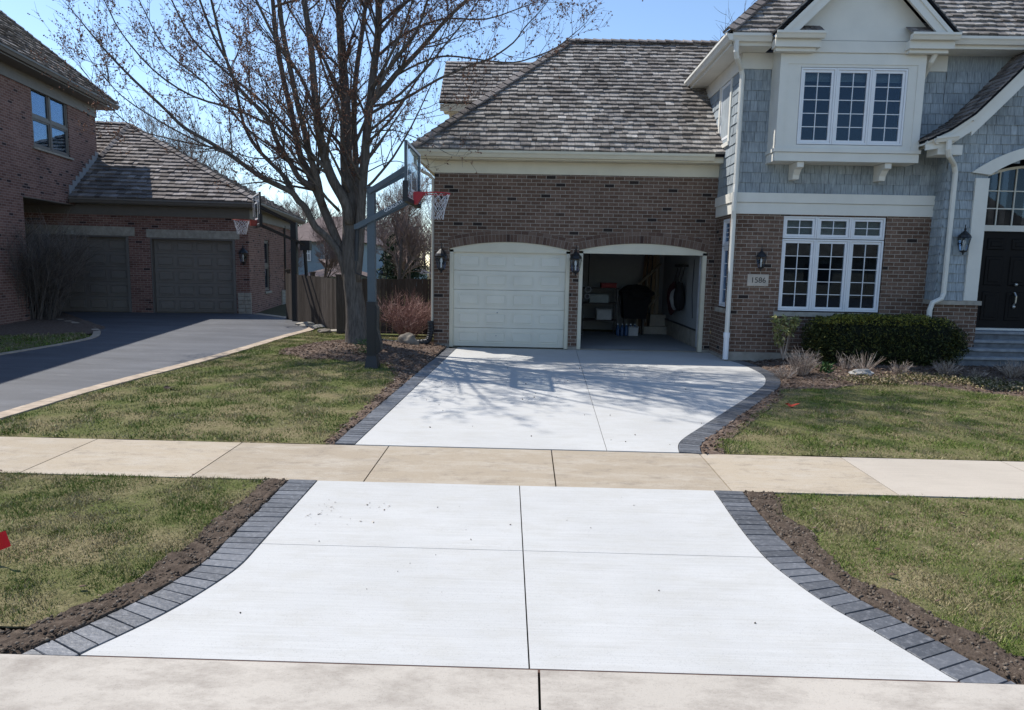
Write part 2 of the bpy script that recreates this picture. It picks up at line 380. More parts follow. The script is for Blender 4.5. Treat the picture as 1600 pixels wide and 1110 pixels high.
def offset(c,w):
    o=[]
    for i,p in enumerate(c):
        d=(c[min(i+1,len(c)-1)]-c[max(i-1,0)]).normalized(); o.append(p+Vector((-d.y,d.x))*w)
    return o
def T(c): return [(p.x,p.y) for p in c]
gzn=np.vectorize(gz)
sheet('ground',[[(-300,-60),(300,-60),(300,600),(-300,600)]],-.05,dirt('bare_ground',(.05,.045,.025),(.10,.09,.05),(.16,.14,.09)),kind='structure')
sheet('street',[[(-60,-40),(60,-40),(60,2.42),(-60,2.42)]],-.004,ASPH,thick=.03,kind='structure')
# kerb / gutter slabs
kp=[]
xk=[-40,-30,-20,-14,-8.2,-4.0,.105,4.2,8.3,14,20,30,40]
for a,b in zip(xk,xk[1:]): kp.append([(a+.006,2.44),(b-.006,2.44),(b-.006,3.095),(a+.006,3.095)])
sheet('kerb',kp,.014,KERBM,thick=.04,kind='structure')
# sidewalk slabs
sj=[]; x=-4.37-1.575*20
while x<36: sj.append(x); x+=1.575
sj[19]=-4.37-1.5
def wl(j): return j
nw=[j for j in sj]; xa=[-4.37,-2.87,-1.36,.30,1.80,3.22]; left=[-4.37-1.55*i for i in range(22,0,-1)]; right=[3.22+1.6*i for i in range(1,22)]
jj=left+xa+right
pa=[];pb=[]
for a,b in zip(jj,jj[1:]):
    (pb if a>=3.2 else pa).append([(a+.006,5.745),(b-.006,5.745),(b-.006,6.86),(a+.006,6.86)])
sheet('sidewalk',pa,.0,WALK,thick=.04,kind='structure'); sheet('sidewalk',pb,.0,WALK2,thick=.04,kind='structure')
# apron
gp=lambda L,z:[PZ(x,y,z) for x,y in L]
def gcurve(L,n=5):
    out=[]
    for x,y in L:
        z=0.
        for _ in range(4): p=PZ(x,y,z); z=bz(p.y)
        out.append(p)
    return smoothcurve(out,n)
aL=gcurve([(128,1023),(203,988),(257,961),(315,927.6),(373,888),(406,853),(439,816),(497,751.5)])
aR=gcurve([(1498,1067.7),(1420,1021),(1356.5,983),(1297,949),(1242,911),(1195.5,873),(1153,822),(1117,770.4)])
aL[0].y=aR[0].y=3.12; aL[-1].y=aR[-1].y=5.735
ap=T(aL)+T(aR)[::-1]
def jointed(poly,lines):
    ps=[poly]
    for a,b,c,gp_ in lines:
        n=[]
        for p in ps: n+=[q for q in (clip(p,a,b,c-gp_),clip(p,-a,-b,-c-gp_)) if len(q)>2]
        ps=n
    return ps
J1=(1,.028,.147,.004)
sheet('apron',jointed(ap,[J1,(0,1,4.44,.0025)]),.004,NEWC,thick=.045,kind='structure')
sheet('expansion_joint',[[(-2.1,3.094),(2.12,3.094),(2.12,3.121),(-2.1,3.121)]],.002,simple('brown_joint_filler',(.10,.06,.045),.9),thick=.02,kind='structure')
# driveway
dL=[Vector((-1.44,14.72)),Vector((-1.71,6.88))]
dR=gcurve([(1058.7,705),(1064,689),(1098,666),(1145,636),(1183,611),(1196,598),(1190,585),(1160,570.5),(1140,564)],4)
dR[0].y=6.88
dp=[(-1.71,6.88)]+T(dR)+[(4.0,13.69),(3.98,14.82),(-1.435,14.82)]
sheet('driveway',jointed(dp,[(1,-.0315,.65,.0035)]),.004,NEWC,thick=.045,kind='structure')
def pavers(name,c,side,w,m,pw=.092,gap=.007,h=.009,ymin=-99):
    # individual blocks laid across the curve
    L=[0]
    for a,b in zip(c,c[1:]): L.append(L[-1]+(b-a).length)
    mb=MB(); n=int(L[-1]/pw)
    def at(s):
        for i in range(len(L)-1):
            if s<=L[i+1]+1e-9: t=(s-L[i])/(L[i+1]-L[i]); return c[i].lerp(c[i+1],t),(c[i+1]-c[i]).normalized()
        return c[-1],(c[-1]-c[-2]).normalized()
    # smooth normals
    for i in range(n):
        s0=i*L[-1]/n+gap/2;s1=(i+1)*L[-1]/n-gap/2
        p,_=at(s0);q,_=at(s1)
        _,d0=at(max(0,s0-.2));_,d1=at(min(L[-1],s0+.2)); _,e0=at(max(0,s1-.2));_,e1=at(min(L[-1],s1+.2))
        na=(d0+d1).normalized();nb=(e0+e1).normalized()
        na=Vector((-na.y,na.x))*side;nb=Vector((-nb.y,nb.x))*side
        dz=U(-.0012,.0015);W=w+U(-.008,.008)
        quad=[p+na*.006,q+nb*.006,q+nb*W,p+na*W]
        quad=[Vector(q) for q in clip([(v.x,v.y) for v in quad],0,-1,-ymin)]
        if len(quad)<3: continue
        K_=len(quad); ce=sum(quad,Vector((0,0)))/K_; b=.004
        top=[v+(ce-v).normalized()*b for v in quad]
        vs=[(v.x,v.y,bz(v.y)-.04) for v in quad]+[(v.x,v.y,bz(v.y)+h-.006+dz) for v in quad]+[(v.x,v.y,bz(v.y)+h+dz+U(-.0015,.0015)) for v in top]
        mb.add(vs,[(K_+k,K_+(k+1)%K_,2*K_+(k+1)%K_,2*K_+k) for k in range(K_)]+[(k,(k+1)%K_,K_+(k+1)%K_,K_+k) for k in range(K_)]+[tuple(range(2*K_,3*K_))])
    return tag(mb.build(name,m),kind='structure')
def lin(a,b,n=12): return [Vector(a).lerp(Vector(b),i/n) for i in range(n+1)]
pavers('paver_border',[aL[0]+(aL[0]-aL[2]).normalized()*.28]+aL,1,.245,PAVER,ymin=3.103); pavers('paver_border',[aR[0]+(aR[0]-aR[2]).normalized()*.28]+aR,-1,.235,PAVER,ymin=3.103)
dLc=lin((-1.71,6.88),(-1.44,14.6)); pavers('paver_border',dLc,1,.22,PAVER); pavers('paver_border',dR,-1,.23,PAVER)
# neighbour drive
LR=gcurve([(-160,692),(0,646),(150,603),(330,557),(440,525),(472,517),(482,511),(470,504),(440,497),(395,491)],5)
LL=gcurve([(-60,566),(0,556),(100,539),(148,529),(158,520),(148,512),(115,503),(85,496)],5)
LR=[Vector((-5.95,3.2)),Vector((-5.9,5.0))]+LR; LL=[Vector((-9.6,3.2)),Vector((-9.4,6))]+[q for q in LL]
polyA=T(LR)+T(LL)[::-1]
polyA=clip(polyA,math.sin(math.radians(9)),-math.cos(math.radians(9)),1e9)
sheet('neighbour_driveway',[T(LR)+[(-15.2,21.35)]+T(LL)[::-1]],.006,ASPH,thick=.03,kind='structure')
pavers('paver_border',LR[2:],-1,.24,PAVERT,.24,.004,.016); pavers('paver_border',LL[2:],1,.16,PAVERT,.24,.004,.016)
# lawns ---------------------------------------------------------------
oL=offset(aL,.245); oR=offset(aR,-.235); sL=offset(aL,.42); sR=offset(aR,-.41)
def wob(c,a): return [p+Vector((noise.noise(Vector((p.x*3,p.y*3,1)))*a,noise.noise(Vector((p.x*3,p.y*3,5)))*a*.5)) for p in c]
sL=wob(sL,.12); sR=wob(sR,.12)
def cl(c,lo,hi): return [(p.x,min(hi,max(lo,p.y))) for p in c]
lawn1=[(-9,3.125),(-5.9,3.125)]; 
PK_L=[(-5.9,3.10),(-3.04,3.10),(-2.9,3.34)]+cl(sL,3.36,5.738)+[(-5.9,5.738)]
PK_R=[(8.5,5.738)]+cl(sR,3.36,5.738)[::-1]+[(2.8,3.34),(2.9,3.10),(8.5,3.10)]
soilL=[(-2.45,3.105)]+cl(offset(aL,.25),3.12,5.73)+cl(wob(offset(aL,.46),.10),3.2,5.73)[::-1]+[(-2.98,3.30),(-3.06,3.105)]
soilR=[(2.4,3.105)]+cl(offset(aR,-.24),3.12,5.73)+cl(wob(offset(aR,-.46),.10),3.2,5.73)[::-1]+[(2.86,3.30),(2.95,3.105)]
lr_off=T(offset(LR,-.27))
lr_off=[p for p in lr_off if p[1]>6.9]
lawnL=[(-1.99,6.9)]+[(-1.98,8),(-1.97,9.5),(-2.0,11),(-2.35,12.2),(-3.0,12.45),(-3.9,12.6),(-4.6,13.1),(-4.75,13.6),(-4.4,14.2),(-3.9,14.8),(-3.2,15.2),(-1.9,15.6),(-1.9,16.9),(-4.6,16.9),(-5.1,18.3),(-5.25,18.3)]
lawnL+= [q for q in lr_off if q[1]<18.2][::-1]+[(lr_off[0][0],6.9)]
dRo=T(offset(dR,-.36))
bedE=[(p.x,p.y) for p in [PZ(x,y,.06) for x,y in [(1218,609),(1242,609),(1297,609),(1330,604),(1394,602),(1490,608),(1545,615),(1600,620),(1760,628)]]]
lr=[p for p in dRo if p[1]<10.2]
lawnR=[(lr[0][0]+.05,6.9)]+lr+bedE+[(11.5,6.9)]
isl=[(-9.5,6.9)]+[(p.x-.18,p.y) for p in LL[2:] if p.y<15.6]+[(-10.4,15.9),(-11.5,15.2),(-14,14.8),(-18,14.8),(-18,6.9)]
LAWNS=[('lawn',PK_L,12500,.021,.0029),('lawn',PK_R,12500,.021,.0029),('lawn',lawnL,3600,.028,.0052),('lawn',lawnR,5000,.026,.0048),('lawn',isl,500,.05,.012)]
FL=[(-18,3.13),(-9.9,3.13),(-9.9,5.70),(-18,5.70)]
sheet('lawn_thatch',[PK_L],.004,THATCH,step=.06,amp=.008,freq=5,kind='structure'); sheet('lawn_thatch',[PK_R],.004,THATCH,step=.06,amp=.008,freq=5,kind='structure')
sheet('lawn_thatch',[lawnL],.006,THATCH,step=.16,amp=.012,freq=3,kind='structure'); sheet('lawn_thatch',[lawnR],.006,THATCH,step=.16,amp=.012,freq=3,kind='structure'); sheet('lawn_thatch',[isl],.006,THATCH,step=.4,amp=.012,freq=3,kind='structure')
sheet('far_lawn',[[(-60,17),(-16,17),(-16,200),(-60,200)],[(-4.6,17.1),(60,22),(60,200),(-10,200),(-9.7,28.2)]],-.03,THATCH,kind='structure')
for nm,poly,den,h,wd in LAWNS:
    P=np.array(poly); lo=P.min(0);hi=P.max(0)
    if nm and lo[0]<-5.8 and den==12500: lo[0]=-5.9
    if hi[0]>8 and den==12500: hi[0]=6.8
    N=int((hi-lo).prod()*den); X=rng.uniform(lo[0],hi[0],N);Y=rng.uniform(lo[1],hi[1],N)
    gx=np.arange(lo[0],hi[0]+.12,.06); gy=np.arange(lo[1],hi[1]+.12,.06)
    GN=np.array([[noise.noise(Vector((a*2.1,b*2.1,3.)))+.5*noise.noise(Vector((a*6,b*6,7.))) for b in gy] for a in gx]); dn=GN[((X-lo[0])/.06).astype(int),((Y-lo[1])/.06).astype(int)]
    k=inpoly(X,Y,poly)&(rng.uniform(-.55,.6,N)<dn+.32); X=X[k];Y=Y[k];dn=dn[k];N=len(X)
    Z=gzn(X,Y)+.004; rag=rng.uniform(0,1,N); a=rng.uniform(0,2*np.pi,N); hh=h*rng.uniform(.45,1.2,N)*(1+.6*dn); ww=wd*rng.uniform(.6,1.3,N)
    lean=rng.normal(0,.7,(N,2))*hh[:,None]
    V=np.empty((N,3,3)); V[:,0]=np.c_[X-np.cos(a)*ww,Y-np.sin(a)*ww,Z-.005]; V[:,1]=np.c_[X+np.cos(a)*ww,Y+np.sin(a)*ww,Z-.005]; V[:,2]=np.c_[X+lean[:,0],Y+lean[:,1],Z+hh]
    npmesh('grass',V.reshape(-1,3),np.arange(N*3).reshape(-1,3),GRASS,label='short patchy green and straw coloured lawn grass',kind='stuff',cat='grass')
# soil strips, clods
def scatter_bits(name,poly,den,s0,s1,m,label,cat,flatk=.6,stretch=1.,off=.0,den2=None):
    P=np.array(poly); lo=P.min(0);hi=P.max(0); N=int((hi-lo).prod()*den); X=rng.uniform(lo[0],hi[0],N);Y=rng.uniform(lo[1],hi[1],N); k=inpoly(X,Y,poly); X=X[k];Y=Y[k];N=len(X)
    Z=gzn(X,Y)+off; base=np.array([(1,0,0),(0,1,0),(-1,0,0),(0,-1,0),(0,0,1),(0,0,-1)],float); Fo=np.array([(0,1,4),(1,2,4),(2,3,4),(3,0,4),(1,0,5),(2,1,5),(3,2,5),(0,3,5)])
    s=rng.uniform(0,1,N)**2.5*(s1-s0)+s0; B=base[None]*rng.uniform(.6,1.3,(N,6,1))*s[:,None,None]; B[:,:,2]*=flatk; B[:,:,0]*=stretch; B[:,:,1]*=1/stretch
    a=rng.uniform(0,2*np.pi,N)[:,None]; c=np.cos(a);sn=np.sin(a); x=B[:,:,0]*c-B[:,:,1]*sn; y=B[:,:,0]*sn+B[:,:,1]*c
    ti=rng.normal(0,.35,(N,1)); V=np.stack([x+X[:,None],y+Y[:,None],B[:,:,2]+ti*x+Z[:,None]],2)
    npmesh(name,V.reshape(-1,3),(Fo[None]+(np.arange(N)*6)[:,None,None]).reshape(-1,3),m,label=label,kind='stuff',cat=cat)
for s in (soilL,soilR):
    sheet('soil_strip',[s],.016,SOIL,step=.03,amp=.016,freq=12,smooth=True,kind='structure')
    scatter_bits('soil_clods',s,4800,.003,.017,CLOD,'loose dark topsoil clods beside the charcoal apron pavers','soil',.8,off=.014)
bmul=T(offset(dLc,.225))+[(-1.72,14.9),(-1.95,14.95),(-1.95,15.7),(-3.2,15.3),(-4.0,14.9),(-4.5,14.2),(-4.85,13.6),(-4.7,13.0),(-3.95,12.5),(-3.0,12.35),(-2.45,12.1),(-2.08,11),(-2.03,9.5),(-2.04,8),(-2.05,6.89)]
sheet('mulch_bed',[bmul],.012,MULCH,step=.07,amp=.02,freq=7,smooth=True,kind='structure')
scatter_bits('wood_chips',bmul,520,.008,.032,CHIP,'scattered brown wood mulch chips around the bare maple','mulch',.3,1.5,off=.025)
bedR=T(offset(dR,-.235))+[(4.0,13.69),(4.1,13.72),(13,13.72),(13,10.4)]+bedE[::-1]+[(p[0]+.1,p[1]) for p in lr[::-1]]
def clean(p):
    o=[]
    for q in p:
        if not o or (Vector(q)-Vector(o[-1])).length>.01: o.append(q)
    return o
bedR=clean(bedR)
sheet('mulch_bed',[bedR],.010,MULCH,step=.08,amp=.022,freq=6,smooth=True,kind='structure')
scatter_bits('wood_chips',bedR,480,.008,.03,CHIP,'scattered mulch chips in the bed along the house front','mulch',.3,1.5,off=.022)
bI=[(-10.0,16.3),(-10.5,17.1),(-12.5,19.2),(-14.5,21.3),(-20,20),(-20,14.8),(-14,14.9),(-11.5,15.3),(-10.3,15.9)]
sheet('mulch_bed',[bI],.02,MULCH,step=.3,amp=.03,freq=4,smooth=True,kind='structure')
# ---------------------------------------------------------------- building helpers
def shingle(mb,O,ud,vd,poly,ex,th,w0,w1,jit=.01,holes=(),over=1.3,gapw=.007,tilt=.0):
    O=Vector(O);ud=Vector(ud).normalized();vd=Vector(vd).normalized(); n=ud.cross(vd)
    if n.z<-.3: n=-n
    vmin=min(p[1] for p in poly);vmax=max(p[1] for p in poly); v=vmin
    while v<vmax-.02:
        vm=min(v+ex*.5,vmax-.005); xs=[]
        for i in range(len(poly)):
            a=poly[i];b=poly[(i+1)%len(poly)]
            if (a[1]>vm)!=(b[1]>vm): xs.append(a[0]+(vm-a[1])/(b[1]-a[1])*(b[0]-a[0]))
        xs.sort()
        for k in range(0,len(xs)-1,2):
            u=xs[k]-U(0,w0)
            while u<xs[k+1]:
                wd=U(w0,w1); ua=max(u,xs[k]);ub=min(u+wd,xs[k+1]); u+=wd
                if ub-ua<.02: continue
                uc=(ua+ub)/2
                if any(h[0]<uc<h[1] and h[2]<vm<h[3] for h in holes): continue
                ua+=gapw/2;ub-=gapw/2; j=U(-jit,jit); t=th*U(.75,1.25); va=v+j; vb=min(v+ex*over,vmax+ex*.1); tw=U(-tilt,tilt)
                P=lambda a,b,c:O+ud*a+vd*b+n*c
                mb.add([P(ua,va,-.004),P(ub,va,-.004),P(ub,vb,-.006),P(ua,vb,-.006),P(ua,va,t+tw),P(ub,va,t-tw),P(ub,vb,.002),P(ua,vb,.002)],
                       [(0,3,2,1),(4,5,6,7),(0,1,5,4),(1,2,6,5),(2,3,7,6),(3,0,4,7)])
        v+=ex
def roofplane(mb,under,pts,ex=.165,th=.045,w0=.09,w1=.22,jit=.013,tilt=.006):
    pts=[Vector(p) for p in pts]; ud=(pts[1]-pts[0]).normalized(); n=(pts[1]-pts[0]).cross(pts[2]-pts[0]).normalized()
    if n.z<0: n=-n
    vd=n.cross(ud)
    if vd.z<0: vd=-vd
    poly=[((p-pts[0]).dot(ud),(p-pts[0]).dot(vd)) for p in pts]
    shingle(mb,pts[0]+n*.01,ud,vd,poly,ex,th,w0,w1,jit,tilt=tilt)
    under.prism([p-n*.004 for p in pts],-n*.03)
def caps(mb,a,b,w=.15,step=.2,th=.035,nrm=(0,0,1)):
    a=Vector(a);b=Vector(b);d=(b-a);L=d.length;d/=L;nn=Vector(nrm);s=d.cross(nn).normalized();nn=s.cross(d).normalized()
    if nn.z<0: nn=-nn;
    k=int(L/step)
    for i in range(k):
        p=a+d*(i*L/k);q=a+d*((i+1.35)*L/k) if i<k-1 else b
        for sd in (-1,1):
            o=s*sd; dr=(o*.86-nn*.5).normalized()
            mb.add([p+nn*.12,q+nn*.09,q+nn*.09+dr*w,p+nn*.12+dr*w,p+nn*(.12-th),q+nn*.07,q+nn*.07+dr*w,p+nn*(.12-th)+dr*w],[(0,1,2,3),(7,6,5,4),(0,3,7,4),(1,5,6,2),(3,2,6,7),(0,4,5,1)])
def wallp(mb,x0,x1,z0,z1,y0,y1,holes=()):
    x=x0
    for h in sorted(holes):
        if h[0]>x: mb.box(x,h[0],y0,y1,z0,z1)
        if h[2]>z0: mb.box(h[0],h[1],y0,y1,z0,h[2])
        if h[3]<z1: mb.box(h[0],h[1],y0,y1,h[3],z1)
        x=h[1]
    if x<x1: mb.box(x,x1,y0,y1,z0,z1)
def window(root,M,units,y,cols,rows,fw=.045,sash=.045,m=WHITE,mun=.013,back=.35,blind=None,label=None,sill=None,backmat=DARKIN):
    """units: list of (x0,x1,z0,z1[,cols,rows])"""
    f=MB(M);gl=MB(M)
    for u in units:
        x0,x1,z0,z1=u[:4]; c,r=(u[4],u[5]) if len(u)>4 else (cols,rows)
        f.box(x0,x1,y-.03,y+.06,z0,z0+fw);f.box(x0,x1,y-.03,y+.06,z1-fw,z1);f.box(x0,x0+fw,y-.03,y+.06,z0+fw,z1-fw);f.box(x1-fw,x1,y-.03,y+.06,z0+fw,z1-fw)
        a,b,d,e=x0+fw+.004,x1-fw-.004,z0+fw+.004,z1-fw-.004
        f.box(a,b,y-.012,y+.04,d,d+sash);f.box(a,b,y-.012,y+.04,e-sash,e);f.box(a,a+sash,y-.012,y+.04,d+sash,e-sash);f.box(b-sash,b,y-.012,y+.04,d+sash,e-sash)
        a+=sash;b-=sash;d+=sash;e-=sash
        for i in range(1,c): q=a+(b-a)*i/c; f.box(q-mun/2,q+mun/2,y+.001,y+.028,d,e)
        for i in range(1,r): q=d+(e-d)*i/r; f.box(a,b,y+.003,y+.026,q-mun/2,q+mun/2)
        gl.box(a,b,y+.012,y+.018,d,e)
    o=f.build('window',m,root); 
    if label: tag(o,label)
    gl.build('pane',GLASS,o)
    X0=min(u[0] for u in units);X1=max(u[1] for u in units);Z0=min(u[2] for u in units);Z1=max(u[3] for u in units)
    b=MB(M); b.box(X0,X1,y+back,y+back+.03,Z0,Z1); b.box(X0-.02,X0,y+.07,y+back,Z0,Z1);b.box(X1,X1+.02,y+.07,y+back,Z0,Z1);b.box(X0,X1,y+.07,y+back,Z1,Z1+.02);b.box(X0,X1,y+.07,y+back,Z0-.02,Z0); b.build('dark_backing',backmat,o)  # near-black box behind the glass, shade of the unlit room put into its colour
    if blind:
        b=MB(M)
        for (xa,xb,za,zb) in blind:
            z=za
            while z<zb: b.obox(((xa+xb)/2,y+.10,z),((xb-xa)/2,0,0),(0,.012,.009),(0,-.0008,.001)); z+=.022
        b.build('blind',BLIND,o)
    if sill: 
        b=MB(M); b.box(*sill); b.build('sill',STONE,o)
    return o
def gutter(mb,a,b,out,w=.12,h=.13):
    """K-style gutter along a->b (top back edge), out = outward unit"""
    a=Vector(a);b=Vector(b);o=Vector(out); z=Vector((0,0,1))
    pr=[(0,-h),(w*.55,-h),(w*.8,-h*.55),(w,-h*.35),(w,0),(w-.015,0),(w-.02,-.02),(0,-.02)]
    mb.prism([a+o*p+z*q for p,q in pr],b-a)
def pipe(mb,pts,w=.075,d=.055):
    mb.tube(pts,w/2,4) if False else mb.tube(pts,[w*.62]*len(pts),8)
# ================================================================ MAIN HOUSE
G=empty('house','brown brick house with blue grey shingle upper storey, open garage bay and cedar shake roof','house',(1,15.5,.1))
YG=14.9
def arch(xa,xb,zs,rise,n=20):
    w=(xb-xa)/2; R=(w*w+rise*rise)/(2*rise); xc=(xa+xb)/2; zc=zs+rise-R; a0=math.asin(w/R)
    return [(xc+R*math.sin(-a0+2*a0*i/n),zc+R*math.cos(-a0+2*a0*i/n)) for i in range(n+1)],(xc,zc,R,a0)
mb=MB(); D1=(-1.64,.94,2.22,.16); D2=(1.13,3.84,2.24,.16)
mb.box(-1.97,D1[0],YG,YG+.2,.16,3.98);mb.box(D1[1],D2[0],YG,YG+.2,.16,3.98);mb.box(D2[1],3.995,YG,YG+.2,.16,3.98)
for d in (D1,D2):
    A,_=arch(*d)
    for p,q in zip(A,A[1:]): mb.add([(p[0],YG,p[1]),(q[0],YG,q[1]),(q[0],YG,3.98),(p[0],YG,3.98),(p[0],YG+.2,p[1]),(q[0],YG+.2,q[1]),(q[0],YG+.2,3.98),(p[0],YG+.2,3.98)],[(0,1,2,3),(7,6,5,4),(0,4,5,1),(2,6,7,3)])
mb.box(-1.97,-1.77,YG+.2,20.5,.16,3.98)
mb.build('wall',B_BROWN,G,flip=False)
mb=MB(); mb.box(-1.96,D1[0]+.0,YG-.012,YG+.19,-.05,.155);mb.box(D1[1],D2[0],YG-.012,YG+.19,-.05,.155);mb.box(D2[1],3.99,YG-.012,YG+.19,-.05,.155); mb.box(4.0-.02,4.2,13.69,14.9,-.05,.16); mb.box(4.0,7.8,13.685,13.9,-.05,.27); mb.each('foundation',FOUND,G)
for d in (D1,D2):
    mb=MB(); _,(xc,zc,R,a0)=arch(*d); n=34; bk=MB()
    for r_i,(ra,rb) in enumerate(((0.0,.155),(.163,.235))):
        N=n if r_i==0 else 17
        for i in range(N):
            t0=-a0+2*a0*i/N;t1=-a0+2*a0*(i+1)/N; gp2=.0045/R; P=lambda t,r,y:(xc+r*math.sin(t),y,zc+r*math.cos(t))
            v=[P(t0+gp2,R+ra,YG-.006),P(t1-gp2,R+ra,YG-.006),P(t1-gp2,R+rb,YG-.006),P(t0+gp2,R+rb,YG-.006)]
            v+=[(a,YG+.02,c) for a,b,c in v]
            mb.add(v,[(0,1,2,3),(0,4,5,1),(1,5,6,2),(2,6,7,3),(3,7,4,0)])
    A=[(xc+(R-.001)*math.sin(t),YG-.002,zc+(R-.001)*math.cos(t)) for t in [-a0+2*a0*i/20 for i in range(21)]]; B=[(xc+(R+.24)*math.sin(t),YG-.002,zc+(R+.24)*math.cos(t)) for t in [-a0+2*a0*i/20 for i in range(21)]]
    for i in range(20): bk.add([A[i],A[i+1],B[i+1],B[i]],[(0,1,2,3)])
    o=mb.build('brick_arch',B_ARCH,G); bk.build('mortar_joint',MORTAR,o)
# door surrounds
def surround(d,top):
    mb=MB(); x0,x1,zs,ri=d; A,_=arch(x0+.002,x1-.002,zs,ri-.004); y0,y1=YG+.02,YG+.13
    mb.box(x0+.002,x0+.085,y0,y1,.105,zs-.02);mb.box(x1-.085,x1-.002,y0,y1,.105,zs-.02)
    for p,q in zip(A,A[1:]): mb.add([(p[0],y0,top),(q[0],y0,top),(q[0],y0,q[1]),(p[0],y0,p[1]),(p[0],y1,top),(q[0],y1,top),(q[0],y1,q[1]),(p[0],y1,p[1])],[(0,1,2,3),(7,6,5,4),(0,4,5,1),(2,6,7,3),(0,3,7,4),(1,5,6,2)])
    B=[(x,z) for x,z in A]
    return mb.build('door_surround',CREAM,G)
surround(D1,2.15);surround(D2,2.17)
def panel_door(mb,x0,x1,z0,z1,y,nr,nc,dp=.018):
    hh=(z1-z0)/nr; mb.box(x0-.03,x1+.03,y+.046,y+.06,z0-.04,z1+.05)  # backing board added to stop light leaking through the section gaps
    for r in range(nr):
        za=z0+r*hh+.003;zb=z0+(r+1)*hh-.003
        mb.bev(x0,x1,y,y+.045,za,zb,.006); ww=(x1-x0-.08)/nc
        for c in range(nc):
            xa=x0+.04+c*ww+.055;xb=x0+.04+(c+1)*ww-.055;zc=za+.075;zd=zb-.075
            # moulded frame then raised field
            for (a,b,c2,d2) in ((xa,xb,zc,zc+.014),(xa,xb,zd-.014,zd),(xa,xa+.014,zc+.014,zd-.014),(xb-.014,xb,zc+.014,zd-.014)): mb.box(a,b,y-dp,y+.001,c2,d2)
            mb.bev(xa+.035,xb-.035,y-dp*.9,y+.002,zc+.035,zd-.035,dp*.8)
mb=MB(); panel_door(mb,-1.555,.855,.115,2.17,YG+.075,5,4,.011); o=mb.build('garage_door',DOORW,G)
mb=MB(); mb.tube([(-.6,YG+.05,.86),(-.6,YG+.075,.86)],.014,10); mb.tube([(-.62,YG+.05,.36),(-.62,YG+.075,.36)],.01,10); mb.each('lock',GREY,o)
mb=MB(); mb.box(-1.555,.855,YG+.07,YG+.13,.10,.115); mb.build('weather_seal',BLACKP,o)
# open bay interior
mb=MB(); mb.box(-1.76,3.9,YG+.2,19.8,.06,.112); mb.build('garage_floor',GFLOOR,G)
mb=MB(); mb.box(D2[0]+.09,D2[1]-.09,YG+.005,YG+.2,.09,.112); mb.build('threshold',FOUND,G)
mb=MB(); mb.box(-1.76,4.1,19.8,19.9,.06,3.0);mb.box(3.9,4.0-.01,YG+.2,19.8,.5,3.0);mb.box(-1.76,3.9,YG+.2,19.8,3.0,3.1);mb.box(-1.766,-1.74,YG+.2,19.8,.11,3.); mb.build('garage_interior',WALLIN,G)
mb=MB(); mb.box(3.86,3.985,YG+.2,19.8,.06,.495); mb.build('stem_wall',FOUND,G)
mb=MB(); mb.box(3.845,3.9,YG+.2,19.8,.497,.52); mb.build('sill_strip',BLACKP,G)
mb=MB()
for i in range(5): mb.box(1.25,3.72,15.5+i*.5,15.97+i*.5,2.62,2.66)
mb.build('raised_garage_door',DOORW,G)
mb=MB(); 
for x in (1.2,3.75): mb.box(x-.02,x+.02,YG+.2,18.,2.55,2.6); mb.box(x-.02,x+.02,YG+.16,YG+.2,.2,2.55)
mb.each('door_track',GREY,G)
# frieze, soffit, gutter of garage
mb=MB(); mb.box(-2.0,3.985,YG-.025,YG-.002,3.79,4.04); mb.box(-2.0,-1.972,YG,20.5,3.79,4.04); mb.each('frieze_board',CREAM,G)
mb=MB(); mb.box(-2.32,3.985,YG-.30,YG+.05,4.045,4.085); mb.box(-2.32,-1.9,YG+.05,21,4.045,4.085); mb.box(-2.30,3.985,YG-.315,YG-.28,4.04,4.2)
mb.prism([(-2.3,YG-.3,4.045),(-2.0,YG-.02,4.045),(-2.0,YG-.02,3.8)],(0,.02,0)); mb.prism([(-2.3,YG-.3,4.04),(-1.98,YG-.3+.28,4.04),(-2.0,YG+.0,3.78)],(.02,-.02,0)); mb.each('soffit',CREAM,G)
mb=MB(); gutter(mb,(-2.32,YG-.315,4.2),(3.78,YG-.315,4.2),(0,-1,0)); gutter(mb,(-2.30,21,4.2),(-2.30,YG-.43,4.2),(-1,0,0)); mb.each('gutter',CREAM,G)
# garage roof
e0=YG-.37; RX=.97;RYr=18.0;RZ=7.38; ZE=4.2
ro=MB();un=MB()
roofplane(ro,un,[(-2.38,e0,ZE),(6.4,e0,ZE),(6.4,RYr,RZ),(RX,RYr,RZ)][:4])
roofplane(ro,un,[(-2.38,2*RYr-e0,ZE),(-2.38,e0,ZE),(RX,RYr,RZ)])
un.prism([(-2.3,e0,ZE-.03),(6.4,e0,ZE-.03),(6.4,RYr,RZ-.06),(RX,RYr,RZ-.06)],(0,0,-.02))
rg=ro.build('roof',SHAKE,G); un.build('roof_deck',DARKIN,rg)
mb=MB(); caps(mb,(-2.38,e0,ZE),(RX,RYr,RZ),.14,.22); caps(mb,(RX-.1,RYr,RZ),(6.4,RYr,RZ),.15,.22); mb.build('ridge_cap',SHAKE2,rg)
